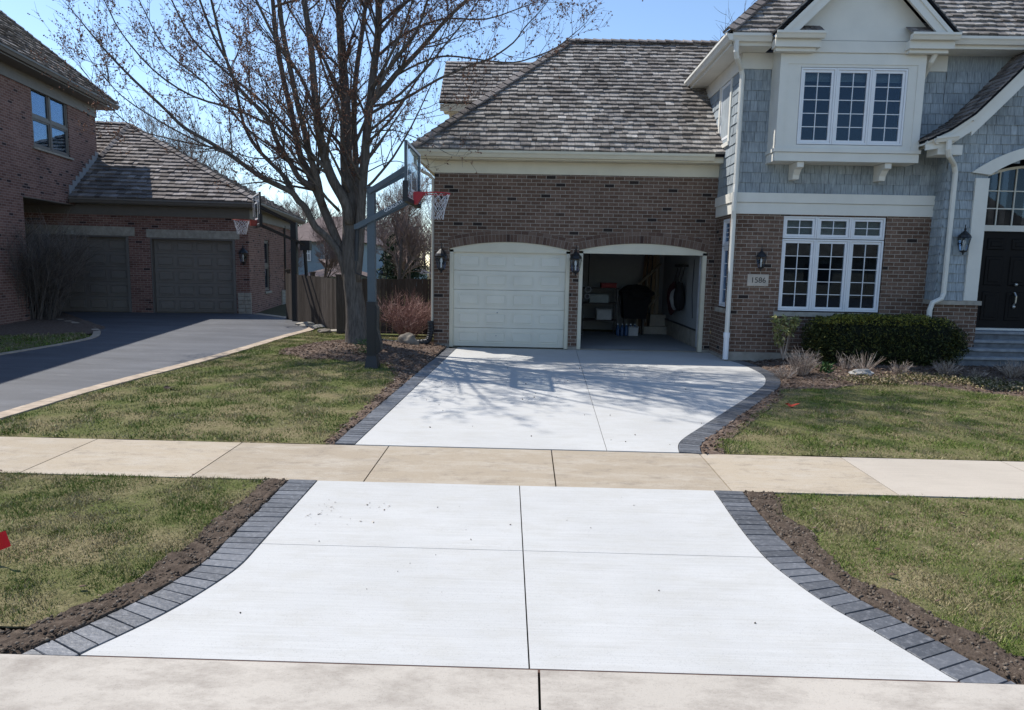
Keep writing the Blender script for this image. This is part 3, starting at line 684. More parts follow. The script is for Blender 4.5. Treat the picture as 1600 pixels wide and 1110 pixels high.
# dormer on the left slope
dm=MB();du=MB(); p0=PY(697,97,19.0);p1=PY(845,97,19.0);q0=PY(690,160,17.6);q1=PY(800,160,17.6)
p0.x=q0.x=min(p0.x,q0.x)
roofplane(dm,du,[(q0.x,17.6,q0.z),(q1.x+.6,17.6,q0.z),(q1.x+.6,19.,p0.z),(q0.x,19.,p0.z)]); roofplane(dm,du,[(q0.x,20.4,q0.z),(q1.x+.6,20.4,q0.z),(q1.x+.6,19.,p0.z),(q0.x,19.,p0.z)]); o=dm.build('roof',SHAKE,G); du.build('roof_deck',DARKIN,o)
mb=MB(); mb.box(q0.x+.02,q1.x+.5,17.62,17.66,q0.z-.2,q0.z-.03); mb.box(q0.x+.1,q1.x+.5,17.68,17.95,q0.z-.22,q0.z-.18); mb.box(q0.x+.22,q0.x+.4,17.9,20.1,4.6,q0.z-.2)
mb.prism([(q0.x+.1,17.65,q0.z-.05),(q0.x+.1,20.35,q0.z-.05),(q0.x+.1,19,p0.z-.05)],(.06,0,0)); mb.build('dormer_trim',CREAM,G)
mb=MB(); mb.box(q0.x+.4,1,17.95,20,4.6,q0.z-.2); mb.build('dormer_wall',WSH,G)
# ---- wing
YW=13.7; XR=7.8
br=MB(); wh=[(4.965,6.945,1.09,2.945)]
wallp(br,4.0,XR,.275,2.96,YW,YW+.2,wh)
br.box(4.0,4.2,YW+.2,14.38-.5,.165,2.96) if False else None
# side wall brick with a tall narrow window
sw=MB(); 
for (a,b,c,d) in ((YW+.2,13.93,.165,2.96),(14.42,14.9,.165,2.96),(13.93,14.42,.165,1.12),(13.93,14.42,2.9,2.96)): br.box(4.0,4.2,a,b,c,d)
br.build('wall',B_BROWN,G)
MS=Matrix(((0,1,0,4.0),(-1,0,0,0),(0,0,1,0),(0,0,0,1)))  # local x -> -Y, local y -> +X
window(G,MS,[(-14.41,-13.94,1.14,2.35),(-14.41,-13.94,2.36,2.89)],.04,1,4,.04,.04,sill=(-14.5,-13.86,-.05,.06,1.03,1.115))
window(G,Matrix.Identity(4),[(4.975+i*.653,4.975+(i+1)*.653-.006,1.11,2.5,2,5) for i in range(3)]+[(4.975+i*.653,4.975+(i+1)*.653-.006,2.515,2.935,2,2) for i in range(3)],YW+.05,2,5,.03,.043,
   sill=(4.88,7.04,YW-.05,YW+.06,1.0,1.085),blind=[(5.0,6.9,2.52,2.93)],back=.5,label='white six part window with grilles above the clipped yew hedge')
mb=MB(); mb.box(4.0-.035,XR-.003,YW-.035,YW-.002,2.962,3.175); mb.box(4.0-.06,XR-.003,YW-.06,YW-.002,3.18,3.36); mb.box(3.965,3.998,YW-.002,14.895,2.962,3.175); mb.box(3.94,3.998,YW-.002,14.895,3.18,3.36)
mb.box(4.0-.02,XR,YW-.025,YW-.002,5.64,5.93); mb.box(3.975,3.998,YW,17.2,5.64,5.93); mb.each('frieze_board',CREAM2,G)
mb=MB(); mb.box(4.0,8.5,YW+.02,YW+.2,2.965,5.95); mb.box(8.5,12,YW+.02,YW+.2,4.5,5.95); mb.box(4.0,4.2,YW+.2,17.4,2.965,5.95); mb.build('sheathing',WSH,G)
ws=MB(); shingle(ws,(4.0,YW,3.365),(1,0,0),(0,0,1),[(0,0),(3.8,0),(3.8,2.27),(0,2.27)],.189,.02,.12,.21,.004,holes=[(.6,3.1,.78,2.3)])
shingle(ws,(7.8,YW,4.5),(1,0,0),(0,0,1),[(0,0),(3.8,0),(3.8,1.13),(0,1.13)],.189,.02,.12,.21,.004)
shingle(ws,(4.0,17.3,3.365),(0,-1,0),(0,0,1),[(0,0),(3.6,0),(3.6,2.27),(0,2.27)],.189,.02,.12,.21,.004,holes=[(2.25,3.05,1.1,2.3)])
# upper side window
window(G,MS,[(-15.02,-14.36,4.52,5.62)],.02,2,4,.05,.045)
mb=MB(MS); 
for a in ((-15.12,-15.025,-.03,.04,4.42,5.63),(-14.355,-14.26,-.03,.04,4.42,5.63),(-15.14,-14.24,-.05,.04,4.34,4.42)): mb.box(*a)
mb.each('window_trim',CREAM2,G)
wso=ws.build('wall_shingles',WSH,G)
# bay box
YB=13.25; bx0,bx1=4.55,7.17
mb=MB(); wallp(mb,bx0,bx1,4.1,6.0,YB,YB+.08,[(4.93,6.87,4.2,5.57)]); mb.box(bx0,bx0+.08,YB+.08,YW-.003,4.1,6.0);mb.box(bx1-.08,bx1,YB+.08,YW-.003,4.1,6.0)
mb.box(bx0,bx0+.14,YB-.012,YB-.001,4.13,5.8);mb.box(bx1-.14,bx1,YB-.012,YB-.001,4.13,5.8)
mb.box(bx0+.14,bx1-.14,YB-.012,YB-.001,5.62,5.80)
mb.box(bx0-.02,bx1+.02,YB-.03,YB-.002,5.82,6.02)
mb.build('bay_wall',CREAM2,G)
mb=MB(); mb.box(bx0-.03,bx1+.03,YB-.05,YW-.003,4.06,4.125); mb.box(bx0-.01,bx1+.01,YB-.025,YW-.003,3.90,4.055); mb.build('bay_skirt',CREAM2,G)
for x in (5.05,6.66):
    mb=MB(); pr=[(YW-.002,3.895),(YB+.02,3.895),(YB+.02,3.80),(YB+.12,3.77),(YB+.2,3.68),(YB+.22,3.6),(YW-.002,3.6)]; mb.prism([(x-.06,y,z) for y,z in pr],(.12,0,0)); mb.build('bracket',CREAM2,G)
window(G,Matrix.Identity(4),[(4.94+i*.643,4.94+(i+1)*.643-.006,4.21,5.56) for i in range(3)],YB+.03,2,5,.03,.043,back=.35,blind=[(4.98,6.84,5.36,5.52)],label='white triple casement window in the projecting upper bay')
# gable over bay
gc=5.95; gy=YB
mb=MB(); mb.prism([(gc-1.42,gy,6.03),(gc+1.42,gy,6.03),(gc,gy,7.45)],(0,.1,0)); 
mb.box(gc-1.2,gc+1.2,gy-.02,gy-.001,6.03,6.2) ; mb.build('gable_wall',CREAM2,G)
mb=MB(); ov=.28
for s in (-1,1):
    for (y0,y1,w,o2) in ((gy-ov,gy-ov+.04,.2,.0),(gy-ov-.02,gy-ov-.001,.07,.0)):
        a=[(gc+s*1.58,y0,6.02),(gc,y0,7.60),(gc,y0,7.60-w*1.41),(gc+s*(1.58-w*1.41),y0,6.02)]; mb.prism(a,(0,y1-y0,0))
    mb.prism([(gc+s*1.5,gy-ov+.04,6.07),(gc,gy-ov+.04,7.55),(gc,gy-ov+.04,7.50),(gc+s*1.45,gy-ov+.04,6.07)],(0,ov-.045,0))
mb.build('rake_board',CREAM2,G)
for s,xa,xb in ((-1,gc-1.60,gc-.74),(1,gc+.78,gc+1.62)):
    mb=MB(); gutter(mb,(xa,gy-.22,6.10),(xb,gy-.22,6.10),(0,-1,0),.11,.11); mb.box(xa+.02,xb-.03,gy-.2,gy-.002,5.86,6.0); mb.box(xa+.05,xb-.1,gy-.14,gy-.03,5.80,5.858); o=mb.build('cornice_return',CREAM2,G)
    r=MB();ru=MB(); x2=xb if s<0 else xa; roofplane(r,ru,[(min(xa,xb)+.3*(s<0),gy-.24,6.11),(max(xa,xb)-.3*(s>0),gy-.24,6.11),(max(xa,xb)-.3*(s>0),gy-.03,6.26),(min(xa,xb)+.3*(s<0),gy-.03,6.26)],.1,.012,.08,.14,.003); r.build('return_roof',SHAKE2,o)
gr=MB();gu=MB()
for s in (-1,1): roofplane(gr,gu,[(gc+s*1.62,gy-.3,6.08),(gc+s*1.62,gy+.9,6.08),(gc,gy+2.2,7.68),(gc,gy-.3,7.68)],.145,.03)
o=gr.build('roof',SHAKE,G); gu.build('roof_deck',DARKIN,o)
# wing soffit/gutter
mb=MB(); mb.box(3.66,gc-1.55,YW-.42,YW+.1,5.935,5.965);mb.box(gc+1.55,12,YW-.42,YW+.1,5.935,5.965);mb.box(3.66,4.1,YW+.1,17.4,5.935,5.965)
mb.box(3.66,gc-1.5,YW-.43,YW-.40,5.93,6.1);mb.box(gc+1.5,12,YW-.43,YW-.40,5.93,6.1);mb.box(3.64,3.67,YW-.43,17.4,5.93,6.1);mb.each('soffit',CREAM2,G)
mb=MB(); gutter(mb,(3.64,YW-.43,6.12),(gc-1.6,YW-.43,6.12),(0,-1,0));gutter(mb,(gc+1.62,YW-.43,6.12),(12,YW-.43,6.12),(0,-1,0));gutter(mb,(3.64,17.1,6.12),(3.64,YW-.55,6.12),(-1,0,0)); mb.each('gutter',CREAM2,G)
wr=MB();wu=MB(); ew=YW-.5; ex=3.58; zz=6.12
roofplane(wr,wu,[(ex,ew,zz),(gc-1.4,ew,zz),(gc,ew+1.5,zz+1.5),(gc+1.4,ew,zz),(15,ew,zz),(15,ew+4,zz+4),(ex+4,ew+4,zz+4)]) if False else None
roofplane(wr,wu,[(ex,ew,zz),(gc-1.45,ew,zz),(gc-1.45+1.45,ew+1.45,zz+1.45),(gc,ew+4,zz+4),(ex+4,ew+4,zz+4)])
roofplane(wr,wu,[(gc+1.45,ew,zz),(14,ew,zz),(14,ew+4,zz+4),(gc,ew+4,zz+4),(gc,ew+1.45,zz+1.45)])
roofplane(wr,wu,[(ex,ew+8,zz),(ex,ew,zz),(ex+4,ew+4,zz+4)])
o=wr.build('roof',SHAKE,G); wu.build('roof_deck',DARKIN,o)
mb=MB(); caps(mb,(ex,ew,zz),(ex+4,ew+4,zz+4),.14,.22); mb.build('ridge_cap',SHAKE2,o)
# downspouts
mb=MB(); 
a=PY(1138,86,YW-.5);b=PY(1141,112,YW-.42);c=PY(1157,118,YW-.08); 
pipe(mb,[(3.72,YW-.5,5.99),(3.72,YW-.5,5.80),(3.75,YW-.46,5.72),(3.93,YW-.14,5.60),(3.97,YW-.11,5.5),(3.97,YW-.11,3.5),(3.955,YW-.14,3.35),(3.955,YW-.14,3.0),(3.97,YW-.1,2.85),(3.97,YW-.1,.6)])
o=mb.build('downspout',CREAM2,G); mb=MB(); mb.lathe((3.97,YW-.1,.13),[(.055,0),(.055,.42),(.064,.43),(.064,.52),(.05,.53)],12); mb.build('downspout_boot',WHITE,o)
mb=MB(); pipe(mb,[(7.30,YW-.5,6.0),(7.30,YW-.5,5.82),(7.27,YW-.44,5.7),(7.16+.15,YW-.14,5.5),(7.24,YW-.09,5.4),(7.30,YW-.09,4.36)]); mb.build('downspout',CREAM2,G)
mb=MB(); pipe(mb,[(-2.33,YG-.30,4.08),(-2.33,YG-.30,3.92),(-2.31,YG-.26,3.84),(-2.08,YG+.0,3.74),(-2.005,YG+.04,3.66),(-2.005,YG+.04,3.5),(-2.005,YG+.04,.62)],.055); mb.build('downspout',GUT,G)
# ---- entry wing
YE=13.35; EX=7.80; apx=10.35
curve=[PY(x,y,YE-.35) for x,y in [(1447,219),(1482,203),(1520,178),(1560,140),(1600,101)]]
cv=[(p.x,p.z) for p in curve]; cv+= [(cv[-1][0]+.5,cv[-1][1]+.58),(apx,cv[-1][1]+.58+(apx-cv[-1][0]-.5)*1.2)]
cv2=[(x,z) for x,z in cv]; 
eb=MB(); wallp(eb,EX,8.62,.2,1.30,YE,YE+.25); eb.box(EX,EX+.2,YE+.25,YW-.003,.2,1.3); eb.box(11.2,13,YE,YE+.25,.2,1.3); eb.each('wall',B_BROWN,G)
mb=MB(); mb.box(EX-.03,8.66,YE-.04,YE+.25,1.305,1.385); mb.box(EX-.03,EX+.1,YE+.25,YW,1.305,1.385);mb.each('stone_cap',STONE,G)
ed=MB(); 
# entry opening arch
ax0,ax1=8.56,11.2; A,(axc,azc,AR,aa)=arch(ax0,ax1,3.72,.42,24)
pts=[(EX,1.39),(ax0,1.39),(ax0,3.72)]
es=MB()
def under(x):
    for (a,b),(c,d) in zip(cv,cv[1:]):
        if a<=x<=c: return b+(d-b)*(x-a)/(c-a)
    if x>apx: return under(2*apx-x) if 2*apx-x>cv[0][0] else cv[0][1]
    return cv[0][1]
def archz(x):
    dx=abs(x-axc); return azc+math.sqrt(max(0,AR*AR-dx*dx)) if ax0<x<ax1 else 0
sh_=MB(); K=90
for i in range(K):
    xa=EX+.003+(13-EX)*i/K; xb=EX+.003+(13-EX)*(i+1)/K; za=max(1.39,archz(xa)); zb=max(1.39,archz(xb))
    if (xa<ax0<xb): xb=ax0; zb=1.39
    if (xa<ax1<xb): xa=ax1; za=1.39
    ta=max(za+.01,under(xa)-.1); tb=max(zb+.01,under(xb)-.1); y0=YE+.004;y1=YE+.2
    sh_.add([(xa,y0,za),(xb,y0,zb),(xb,y0,tb),(xa,y0,ta),(xa,y1,za),(xb,y1,zb),(xb,y1,tb),(xa,y1,ta)],[(0,1,2,3),(7,6,5,4),(0,4,5,1),(2,6,7,3)])
v=1.39
while v<7.5:
    vm=v+.085; xs=[x/50 for x in range(int(EX*50),int(13*50))]; ok=[x for x in xs if under(x)-.12>vm and not (ax0-.05<x<ax1+.05 and archz(min(max(x,ax0+.01),ax1-.01))>vm-.02 )]
    if ok:
        runs=[];a0_=ok[0];pv=ok[0]
        for x in ok[1:]:
            if x-pv>.03: runs.append((a0_,pv)); a0_=x
            pv=x
        runs.append((a0_,pv))
        for a_,b_ in runs:
            if b_-a_>.03: shingle(es,(max(EX,a_),YE,v),(1,0,0),(0,0,1),[(0,0),(b_-max(EX,a_),0),(b_-max(EX,a_),.17),(0,.17)],.1701,.02,.10,.19,.004,over=1.1)
    v+=.17
shingle(es,(EX,YW,1.39),(0,-1,0),(0,0,1),[(0,0),(YW-YE,0),(YW-YE,2.95),(0,2.95)],.17,.02,.12,.18,.004)
es.build('wall_shingles',WSH,G); sh_.build('sheathing',WSH,G,flip=False)
# trim of arch
mb=MB(); y0,y1=YE-.05,YE+.22; mb.box(8.31,8.56,y0,y1,1.39,3.66); mb.box(11.2,11.45,y0,y1,1.39,3.66)
Ao,_=arch(8.22,11.54,3.76,.56,24)
Ai=A
for i in range(24):
    p,q,a,b=Ai[i],Ai[i+1],Ao[i],Ao[i+1]; f=lambda t,y:(t[0],y,t[1])
    mb.add([f(p,y0-.01),f(q,y0-.01),f(b,y0-.01),f(a,y0-.01),f(p,y1),f(q,y1),f(b,y1),f(a,y1)],[(0,1,2,3),(7,6,5,4),(0,4,5,1),(2,6,7,3)]+([(0,3,7,4)] if i==0 else []))
mb.build('arch_trim',CREAM2,G)
mb=MB(); YD=14.05
for i in range(24):
    p,q=Ai[i],Ai[i+1]; mb.add([(p[0],y1,p[1]),(q[0],y1,q[1]),(q[0],YD+.05,q[1]),(p[0],YD+.05,p[1]),(p[0],y1,p[1]+.03),(q[0],y1,q[1]+.03),(q[0],YD+.05,q[1]+.03),(p[0],YD+.05,p[1]+.03)],[(0,1,2,3),(7,6,5,4)])
mb.box(8.5,8.56,y1,YD+.05,.8,3.72);mb.box(11.2,11.26,y1,YD+.05,.8,3.72); mb.build('entry_soffit',CREAM,G)
# transom + door
mb=MB(); f=MB(); gA,_=arch(8.60,11.16,3.62,.40,24); zb=2.86
for i in range(24):
    p,q=gA[i],gA[i+1]; f.add([(p[0],YD,p[1]-.05),(q[0],YD,q[1]-.05),(q[0],YD,q[1]),(p[0],YD,p[1]),(p[0],YD+.05,p[1]-.05),(q[0],YD+.05,q[1]-.05),(q[0],YD+.05,q[1]),(p[0],YD+.05,p[1])],[(0,1,2,3),(7,6,5,4),(0,4,5,1)])
    mb.add([(p[0],YD+.03,zb),(q[0],YD+.03,zb),(q[0],YD+.03,q[1]-.02),(p[0],YD+.03,p[1]-.02)],[(0,1,2,3)])
for i in range(0,9):
    x=8.62+i*.315; zt=[z for xx,z in gA if xx>=x-.001][0]-.03; f.box(x-.01,x+.01,YD+.005,YD+.028,zb,zt)
for z in (3.18,3.52): f.box(8.6,11.16,YD+.003,YD+.026,z-.01,z+.01)
o=f.build('window',CREAM2,G); tag(o,'arched transom window over the black front door'); mb.build('pane',GLASS,o)
mb=MB(); mb.box(8.57,11.19,YD+.4,YD+.42,.8,4.2); mb.build('dark_backing',DARKIN,o)  # near-black panel stands for the unlit hall behind the transom
mb=MB(); mb.box(8.57,11.19,YD-.04,YD+.1,2.74,2.855); mb.build('transom_bar',CREAM2,G)
mb=MB(); mb.box(8.57,8.97,YD+.03,YD+.09,.82,2.735);mb.box(10.15,11.19,YD+.03,YD+.09,.82,2.735); mb.box(8.60,8.66,YD-.0,YD+.03,.82,2.735); mb.box(8.94,8.99,YD-.01,YD+.1,.82,2.735); mb.box(10.1,10.15,YD-.01,YD+.1,.82,2.735); mb.each('door_frame',BLACKD,G)
mb=MB(); mb.box(9.0,10.09,YD+.01,YD+.055,.83,2.73)
for (a,b) in ((9.13,9.48),(9.61,9.96)):
    for (c,d) in ((.98,1.55),(1.68,2.25),(2.38,2.6)): mb.bev(a,b,YD-.006,YD+.012,c,d,.012); mb.bev(a+.06,b-.06,YD-.016,YD-.004,c+.06,d-.06,.01)
o=mb.build('front_door',BLACKD,G); mb=MB(); hx=PY(1588,450,YD-.05).x; mb.tube([(hx,YD-.02,1.30),(hx,YD-.07,1.34),(hx,YD-.075,1.47),(hx,YD-.02,1.54)],.017,8); mb.blob((hx,YD-.03,1.70),.036,2,0); mb.blob((hx,YD-.03,1.26),.034,2,0); mb.build('handle',BRASS,o)
mb=MB(); mb.box(8.57,11.19,13.95,YD+.1,.775,.828); mb.build('threshold',CREAM2,G)
# steps
for i,(yf,zt,xl) in enumerate(((12.95,.36,8.02),(13.12,.50,8.10),(13.36,.64,8.20),(13.60,.79,8.57))):
    mb=MB(); tr_=MB(); xr=11.7 if i<2 else 11.19
    if i==2: mb.box(8.20,8.56,yf-.03,13.34 if yf<13.34 else yf,zt-.05,zt) if yf<13.3 else None
    X0=xl if i<2 else 8.60
    mb.box(X0,xr,yf,YD+.1 if i>=2 else 13.345,.1,zt-.055); x=X0
    tr_.bev(X0-.03*(i<2),xr,yf-.035,YD+.1 if i>=2 else 13.34,zt-.05,zt,.006)
    o=mb.build('step',simple('shaded_riser_stone_%d'%i,(.15,.16,.17),.85,.1,var=.3,scale=6,b=.4),G); tr_.build('tread',FLAG,o)  # shade put into the riser colour, darker than the treads so steps read
# entry roof
er=MB();eu=MB(); yb=15.5; yf=YE-.42
for s in (1,-1):
    for (a,b),(c,d) in zip(cv,cv[1:]):
        X=lambda q: q if s==1 else 2*apx-q
        roofplane(er,eu,[(X(a),yf,b),(X(a),yb,b),(X(c),yb,d),(X(c),yf,d)],.13,.024)
o=er.build('roof',SHAKE2,G); eu.build('roof_deck',DARKIN,o)
mb=MB()
for s in (1,-1):
    X=lambda q: q if s==1 else 2*apx-q
    for k,((a,b),(c,d)) in enumerate(zip(cv,cv[1:])):
        for (hh,y0,y1,o1) in ((.27,YE-.37,YE-.33,.035),(.09,YE-.40,YE-.371,.02)):
            mb.prism([(X(a),y0,b-o1),(X(c),y0,d-o1),(X(c),y0,d-o1-hh*(1 if k<2 else 1.3)),(X(a),y0,b-o1-hh*(.55 if k==0 else (1. if k==1 else 1.3)))],(0,y1-y0,0))
        mb.prism([(X(a),YE-.33,b-.05),(X(c),YE-.33,d-.05),(X(c),YE-.33,d-.08),(X(a),YE-.33,b-.08)],(0,.325,0))
mb.build('barge_board',CREAM2,G)
mb=MB(); gutter(mb,(7.36,YW-.02,4.30),(7.36,YE-.42,4.30),(-1,0,0),.1,.11); gutter(mb,(7.28,YE-.40,4.31),(7.68,YE-.40,4.36),(0,-1,0),.08,.1); mb.box(7.38,7.82,YE-.36,YE-.01,4.02,4.19); mb.each('gutter',CREAM2,G)
mb=MB(); pipe(mb,[(7.52,YE-.44,4.25),(7.52,YE-.44,4.1),(7.56,YE-.4,4.0),(7.84,YE-.12,3.88),(7.90,YE-.08,3.74),(7.90,YE-.08,1.52),(7.86,YE-.1,1.42),(7.70,YE-.1,1.34),(7.66,YE-.1,1.2),(7.66,YE-.1,.35)]); mb.build('downspout',CREAM2,G)
# exterior body behind (unseen faces)
mb=MB(); mb.box(4.21,12,YW+.7,21,-.05,.0); mb.box(4.2,12,20.8,21,0,5.9); mb.box(11.8,12,YW+.9,20.8,0,5.9); mb.each('rear_wall',B_BROWN,G)
# plaque
pl=empty('house_number_sign','pale stone plaque carved 1586 on the brick between the side window and front window','sign',(4.54,YW-.02,1.68))
mb=MB(); mb.bev(4.335,4.745,YW-.022,YW+.0,1.575,1.805,.006); mb.build('plaque',simple('plaque_stone',(.5,.44,.37),.8),pl)
def text(s,name,m,loc,rot,size,parent,ext=.002,sx=1.):
    cu=bpy.data.curves.new('t','FONT'); cu.body=s; cu.size=size; cu.extrude=ext; cu.align_x='CENTER'; cu.align_y='CENTER'; cu.space_character=sx
    ob=bpy.data.objects.new('t',cu); me=bpy.data.meshes.new_from_object(ob); bpy.data.objects.remove(ob)
    q=parent
    MM=Matrix.Translation(Vector(loc))@rot; me.transform(MW[q.name].inverted()@MM); me.name=name; me.materials.append(m); o=bpy.data.objects.new(name,me); COL.objects.link(o); o.parent=parent; return o
text('1586','lettering',BLACKP,(4.545,YW-.0235,1.687),Matrix.Rotation(math.pi/2,4,'X'),.15,pl)
# lanterns
def lantern(c,s,label,out=(0,-1,0),group='wall lanterns on the brown brick house'):
    c=Vector(c); o=Vector(out); L=empty('wall_lantern',label,'lantern',c-o*.12,0,group); p=c+o*.02
    m=MB(); m.lathe(c,[(.07*s,.09*s),(.108*s,.10*s),(.09*s,.14*s),(.035*s,.2*s),(.012*s,.22*s),(.02*s,.24*s),(.004*s,.27*s)],12); m.lathe(c,[(.02*s,-.15*s),(.058*s,-.13*s),(.064*s,-.115*s)],12); m.lathe(c,[(.004*s,-.19*s),(.018*s,-.17*s),(.012*s,-.14*s)],8); m.build('cap',BLACK,L)
    m=MB(); m.lathe(c,[(.062*s,-.115*s),(.102*s,.09*s)],12); m.build('glass',GLASSC,L)
    m=MB(); 
    for k in range(6):
        t=k*math.pi/3; m.tube([c+Vector((.063*s*math.cos(t),.063*s*math.sin(t),-.115*s)),c+Vector((.104*s*math.cos(t),.104*s*math.sin(t),.09*s))],.004*s,4)
    m.build('cage',BLACK,L); m=MB(); m.lathe(c,[(.012*s,-.1*s),(.012*s,-.02*s),(.022*s,.0),(.018*s,.05*s),(.004*s,.07*s)],8); m.build('bulb',WHITE,L)
    m=MB(); b=c-o*.115; m.lathe(b+Vector((0,0,0)),[(.001,-.02)],4) if False else None; m.tube([b,b+o*.012],.045*s,12); m.tube([b,b+o*.06+Vector((0,0,.02)),b+o*.1+Vector((0,0,.12*s)),c+Vector((0,0,.32*s)),c+Vector((0,0,.26*s))],.008*s,6); m.build('arm',BLACK,L)
lantern((-1.80,YG-.13,1.93),1.25,'black carriage lantern on the narrow brick pier left of the closed white garage door')
lantern((1.05,YG-.13,1.93),1.25,'black carriage lantern on the brick pier between the two garage bays')
lantern((4.54,YW-.13,2.05),.95,'small black carriage lantern above the 1586 stone plaque')
lantern((8.15,YE-.14,2.45),1.1,'black carriage lantern on the blue grey shingles left of the front door')
# ================================================================ NEIGHBOUR HOUSE (left)
C=Vector((-8.88,22.2,.18)); ML=Matrix.Translation(Vector((C.x,C.y,0)))@Matrix.Rotation(math.radians(9),4,'Z')
N=empty('house','red brick neighbour house with taupe garage doors and brown shake hip roofs','house',tuple(C),math.radians(9))
mb=MB(ML)
def lw(x0,x1,y0,y1,z0,z1): mb.box(x0,x1,y0,y1,z0,z1)
wallp(mb,-8.6,0,.1,3.42,0,.25,[(-8.2,-3.6,.0999,2.56),(-2.96,-.42,.0999,2.53)])
mb.box(-.25,0,.25,2.3,.1,3.42);mb.box(-.25,0,3.15,8,.1,3.42);mb.box(-.25,0,2.3,3.15,.1,.8);mb.box(-.25,0,2.3,3.15,2.62,3.42)
# tall block
mb.box(-5.33,-5.08,-14,-2.9,.1,3.46)
for (y0,y1,z0,z1) in ((-14,-2.17,3.46,6.62),(-.14,1.7,3.46,6.62),(-2.17,-.14,3.46,4.86),(-2.17,-.14,6.5,6.62)): mb.box(-5.33,-5.08,y0,y1,z0,z1)
mb.box(-14,-5.33,1.45,1.7,3.46,6.62); mb.box(-9,-5.33,-3.15,-2.9,.1,3.46); mb.box(-14,-5.33,-14,-13.8,.1,6.6); mb.build('wall',B_RED,N,flip=False)
mb=MB(ML); mb.box(-14,-5.09,-2.9,1.69,3.44,3.459); mb.build('overhang_soffit',TAUPE2,N)
mb=MB(ML)
for (a,b,z0,z1) in ((-3.06,-.27,2.535,2.79),(-8.4,-3.40,2.565,2.84)):
    k=3; 
    for i in range(k): mb.box(a+(b-a)*i/k+.003,a+(b-a)*(i+1)/k-.003,-.025,.1,z0,z1)
for i in range(7):
    for j in range(4):
        if U(0,1)<.85-j*.12: x=-.30+j*.18 if False else -.34+i*.0; 
mb.each('stone_lintel',STONE,N)
mb=MB(ML)
for r in range(6):
    x=-.36
    while x<.02-.0*r:
        wd=U(.14,.26); mb.bev(x,min(x+wd,.05)-.006,-.05-U(0,.03),.0,.1+r*.125,.1+r*.125+.118,.01); x+=wd
mb.build('stone_base',STONE,N); mb=MB(ML)
for r in range(5):
    y=5.2
    while y<6.0: wd=U(.2,.3); mb.obox((.02,y+wd/2,.16+r*.125),(.03,0,0),(0,wd/2-.005,0),(0,0,.058)); y+=wd
mb.build('stone_base',STONE,N)
mb=MB(ML); panel_door(mb,-2.92,-.46,.19,2.5,.17,5,4); mb.build('garage_door',TAUPE,N)
mb=MB(ML); panel_door(mb,-8.16,-3.64,.19,2.53,.17,5,7); mb.build('garage_door',TAUPE,N)
for a,b,z in ((-2.96,-.42,2.53),(-8.2,-3.6,2.56)):
    mb=MB(ML); mb.box(a+.003,a+.04,-.01,.16,.15,z-.045);mb.box(b-.075,b-.003,-.01,.16,.15,z-.045);mb.box(a+.003,b-.003,-.01,.16,z-.04,z-.003); mb.build('door_surround',TAUPE2,N)
mb=MB(ML); mb.box(-9,.06,-.03,-.002,3.2,3.50);mb.box(.002,.05,0,8,3.2,3.5); mb.box(-5.075,-5.045,-14,1.73,6.40,6.72);mb.box(-14,-5.08,1.705,1.73,6.4,6.72)
mb.box(-9,.4,-.38,.2,3.505,3.54);mb.box(-.1,.4,.2,8.4,3.505,3.54); mb.box(-5.3,-4.62,-14,2.15,6.725,6.76);mb.box(-14,-5.3,1.5,2.15,6.725,6.76); mb.each('soffit',TAUPE2,N)
mb=MB(ML); gutter(mb,(-5.05,-.38,3.66),(.4,-.38,3.66),(0,-1,0));gutter(mb,(.40,-.5,3.66),(.40,8.4,3.66),(1,0,0)); gutter(mb,(-4.62,-14,6.9),(-4.62,2.2,6.9),(1,0,0)); mb.each('gutter',TAUPE2,N)
r=MB(ML);u=MB(ML); ze=3.66; A3=(-4.9,4.0,6.6)
r.M=ML;u.M=ML
def rp(pts,**k): roofplane(r,u,pts,**k)
rp([(-5.07,-.42,ze),(.44,-.42,ze),(-4.9,4,6.6),(-5.07,4,6.6)],ex=.25,th=.06,w0=.12,w1=.28)
rp([(-9,1.72,ze+2.14*.665),(-5.07,1.72,ze+2.14*.665),(-5.07,4,6.6),(-9,4,6.6)],ex=.25,th=.06)
rp([(.44,-.42,ze),(.44,8.42,ze),(-4.9,4,6.6)],ex=.25,th=.06)
rp([(.44,8.42,ze),(-9,8.42,ze),(-9,4,6.6),(-4.9,4,6.6)],ex=.3,th=.035)
o=r.build('roof',SHAKE2,N);u.build('roof_deck',DARKIN,o)
c=MB(ML); caps(c,(.44,-.42,ze),A3,.14,.25);caps(c,(-9,4,6.6),A3,.14,.25);caps(c,(-5.02,1.75,5.13),A3,.12,.25); c.build('ridge_cap',SHAKE2,o)
r=MB(ML);u=MB(ML); k=4.6; zt=6.92
rp([(-4.6,-14.5,zt),(-4.6,2.2,zt),(-4.6-k,2.2-k,zt+k*.9),(-4.6-k,-14.5,zt+k*.9)],ex=.25,th=.06); rp([(-4.6,2.2,zt),(-14.5,2.2,zt),(-14.5,2.2-k,zt+k*.9),(-4.6-k,2.2-k,zt+k*.9)],ex=.3)
o=r.build('roof',SHAKE2,N);u.build('roof_deck',DARKIN,o); c=MB(ML); caps(c,(-4.6,2.2,zt),(-4.6-k,2.2-k,zt+k*.9),.14,.25); c.build('ridge_cap',SHAKE2,o)
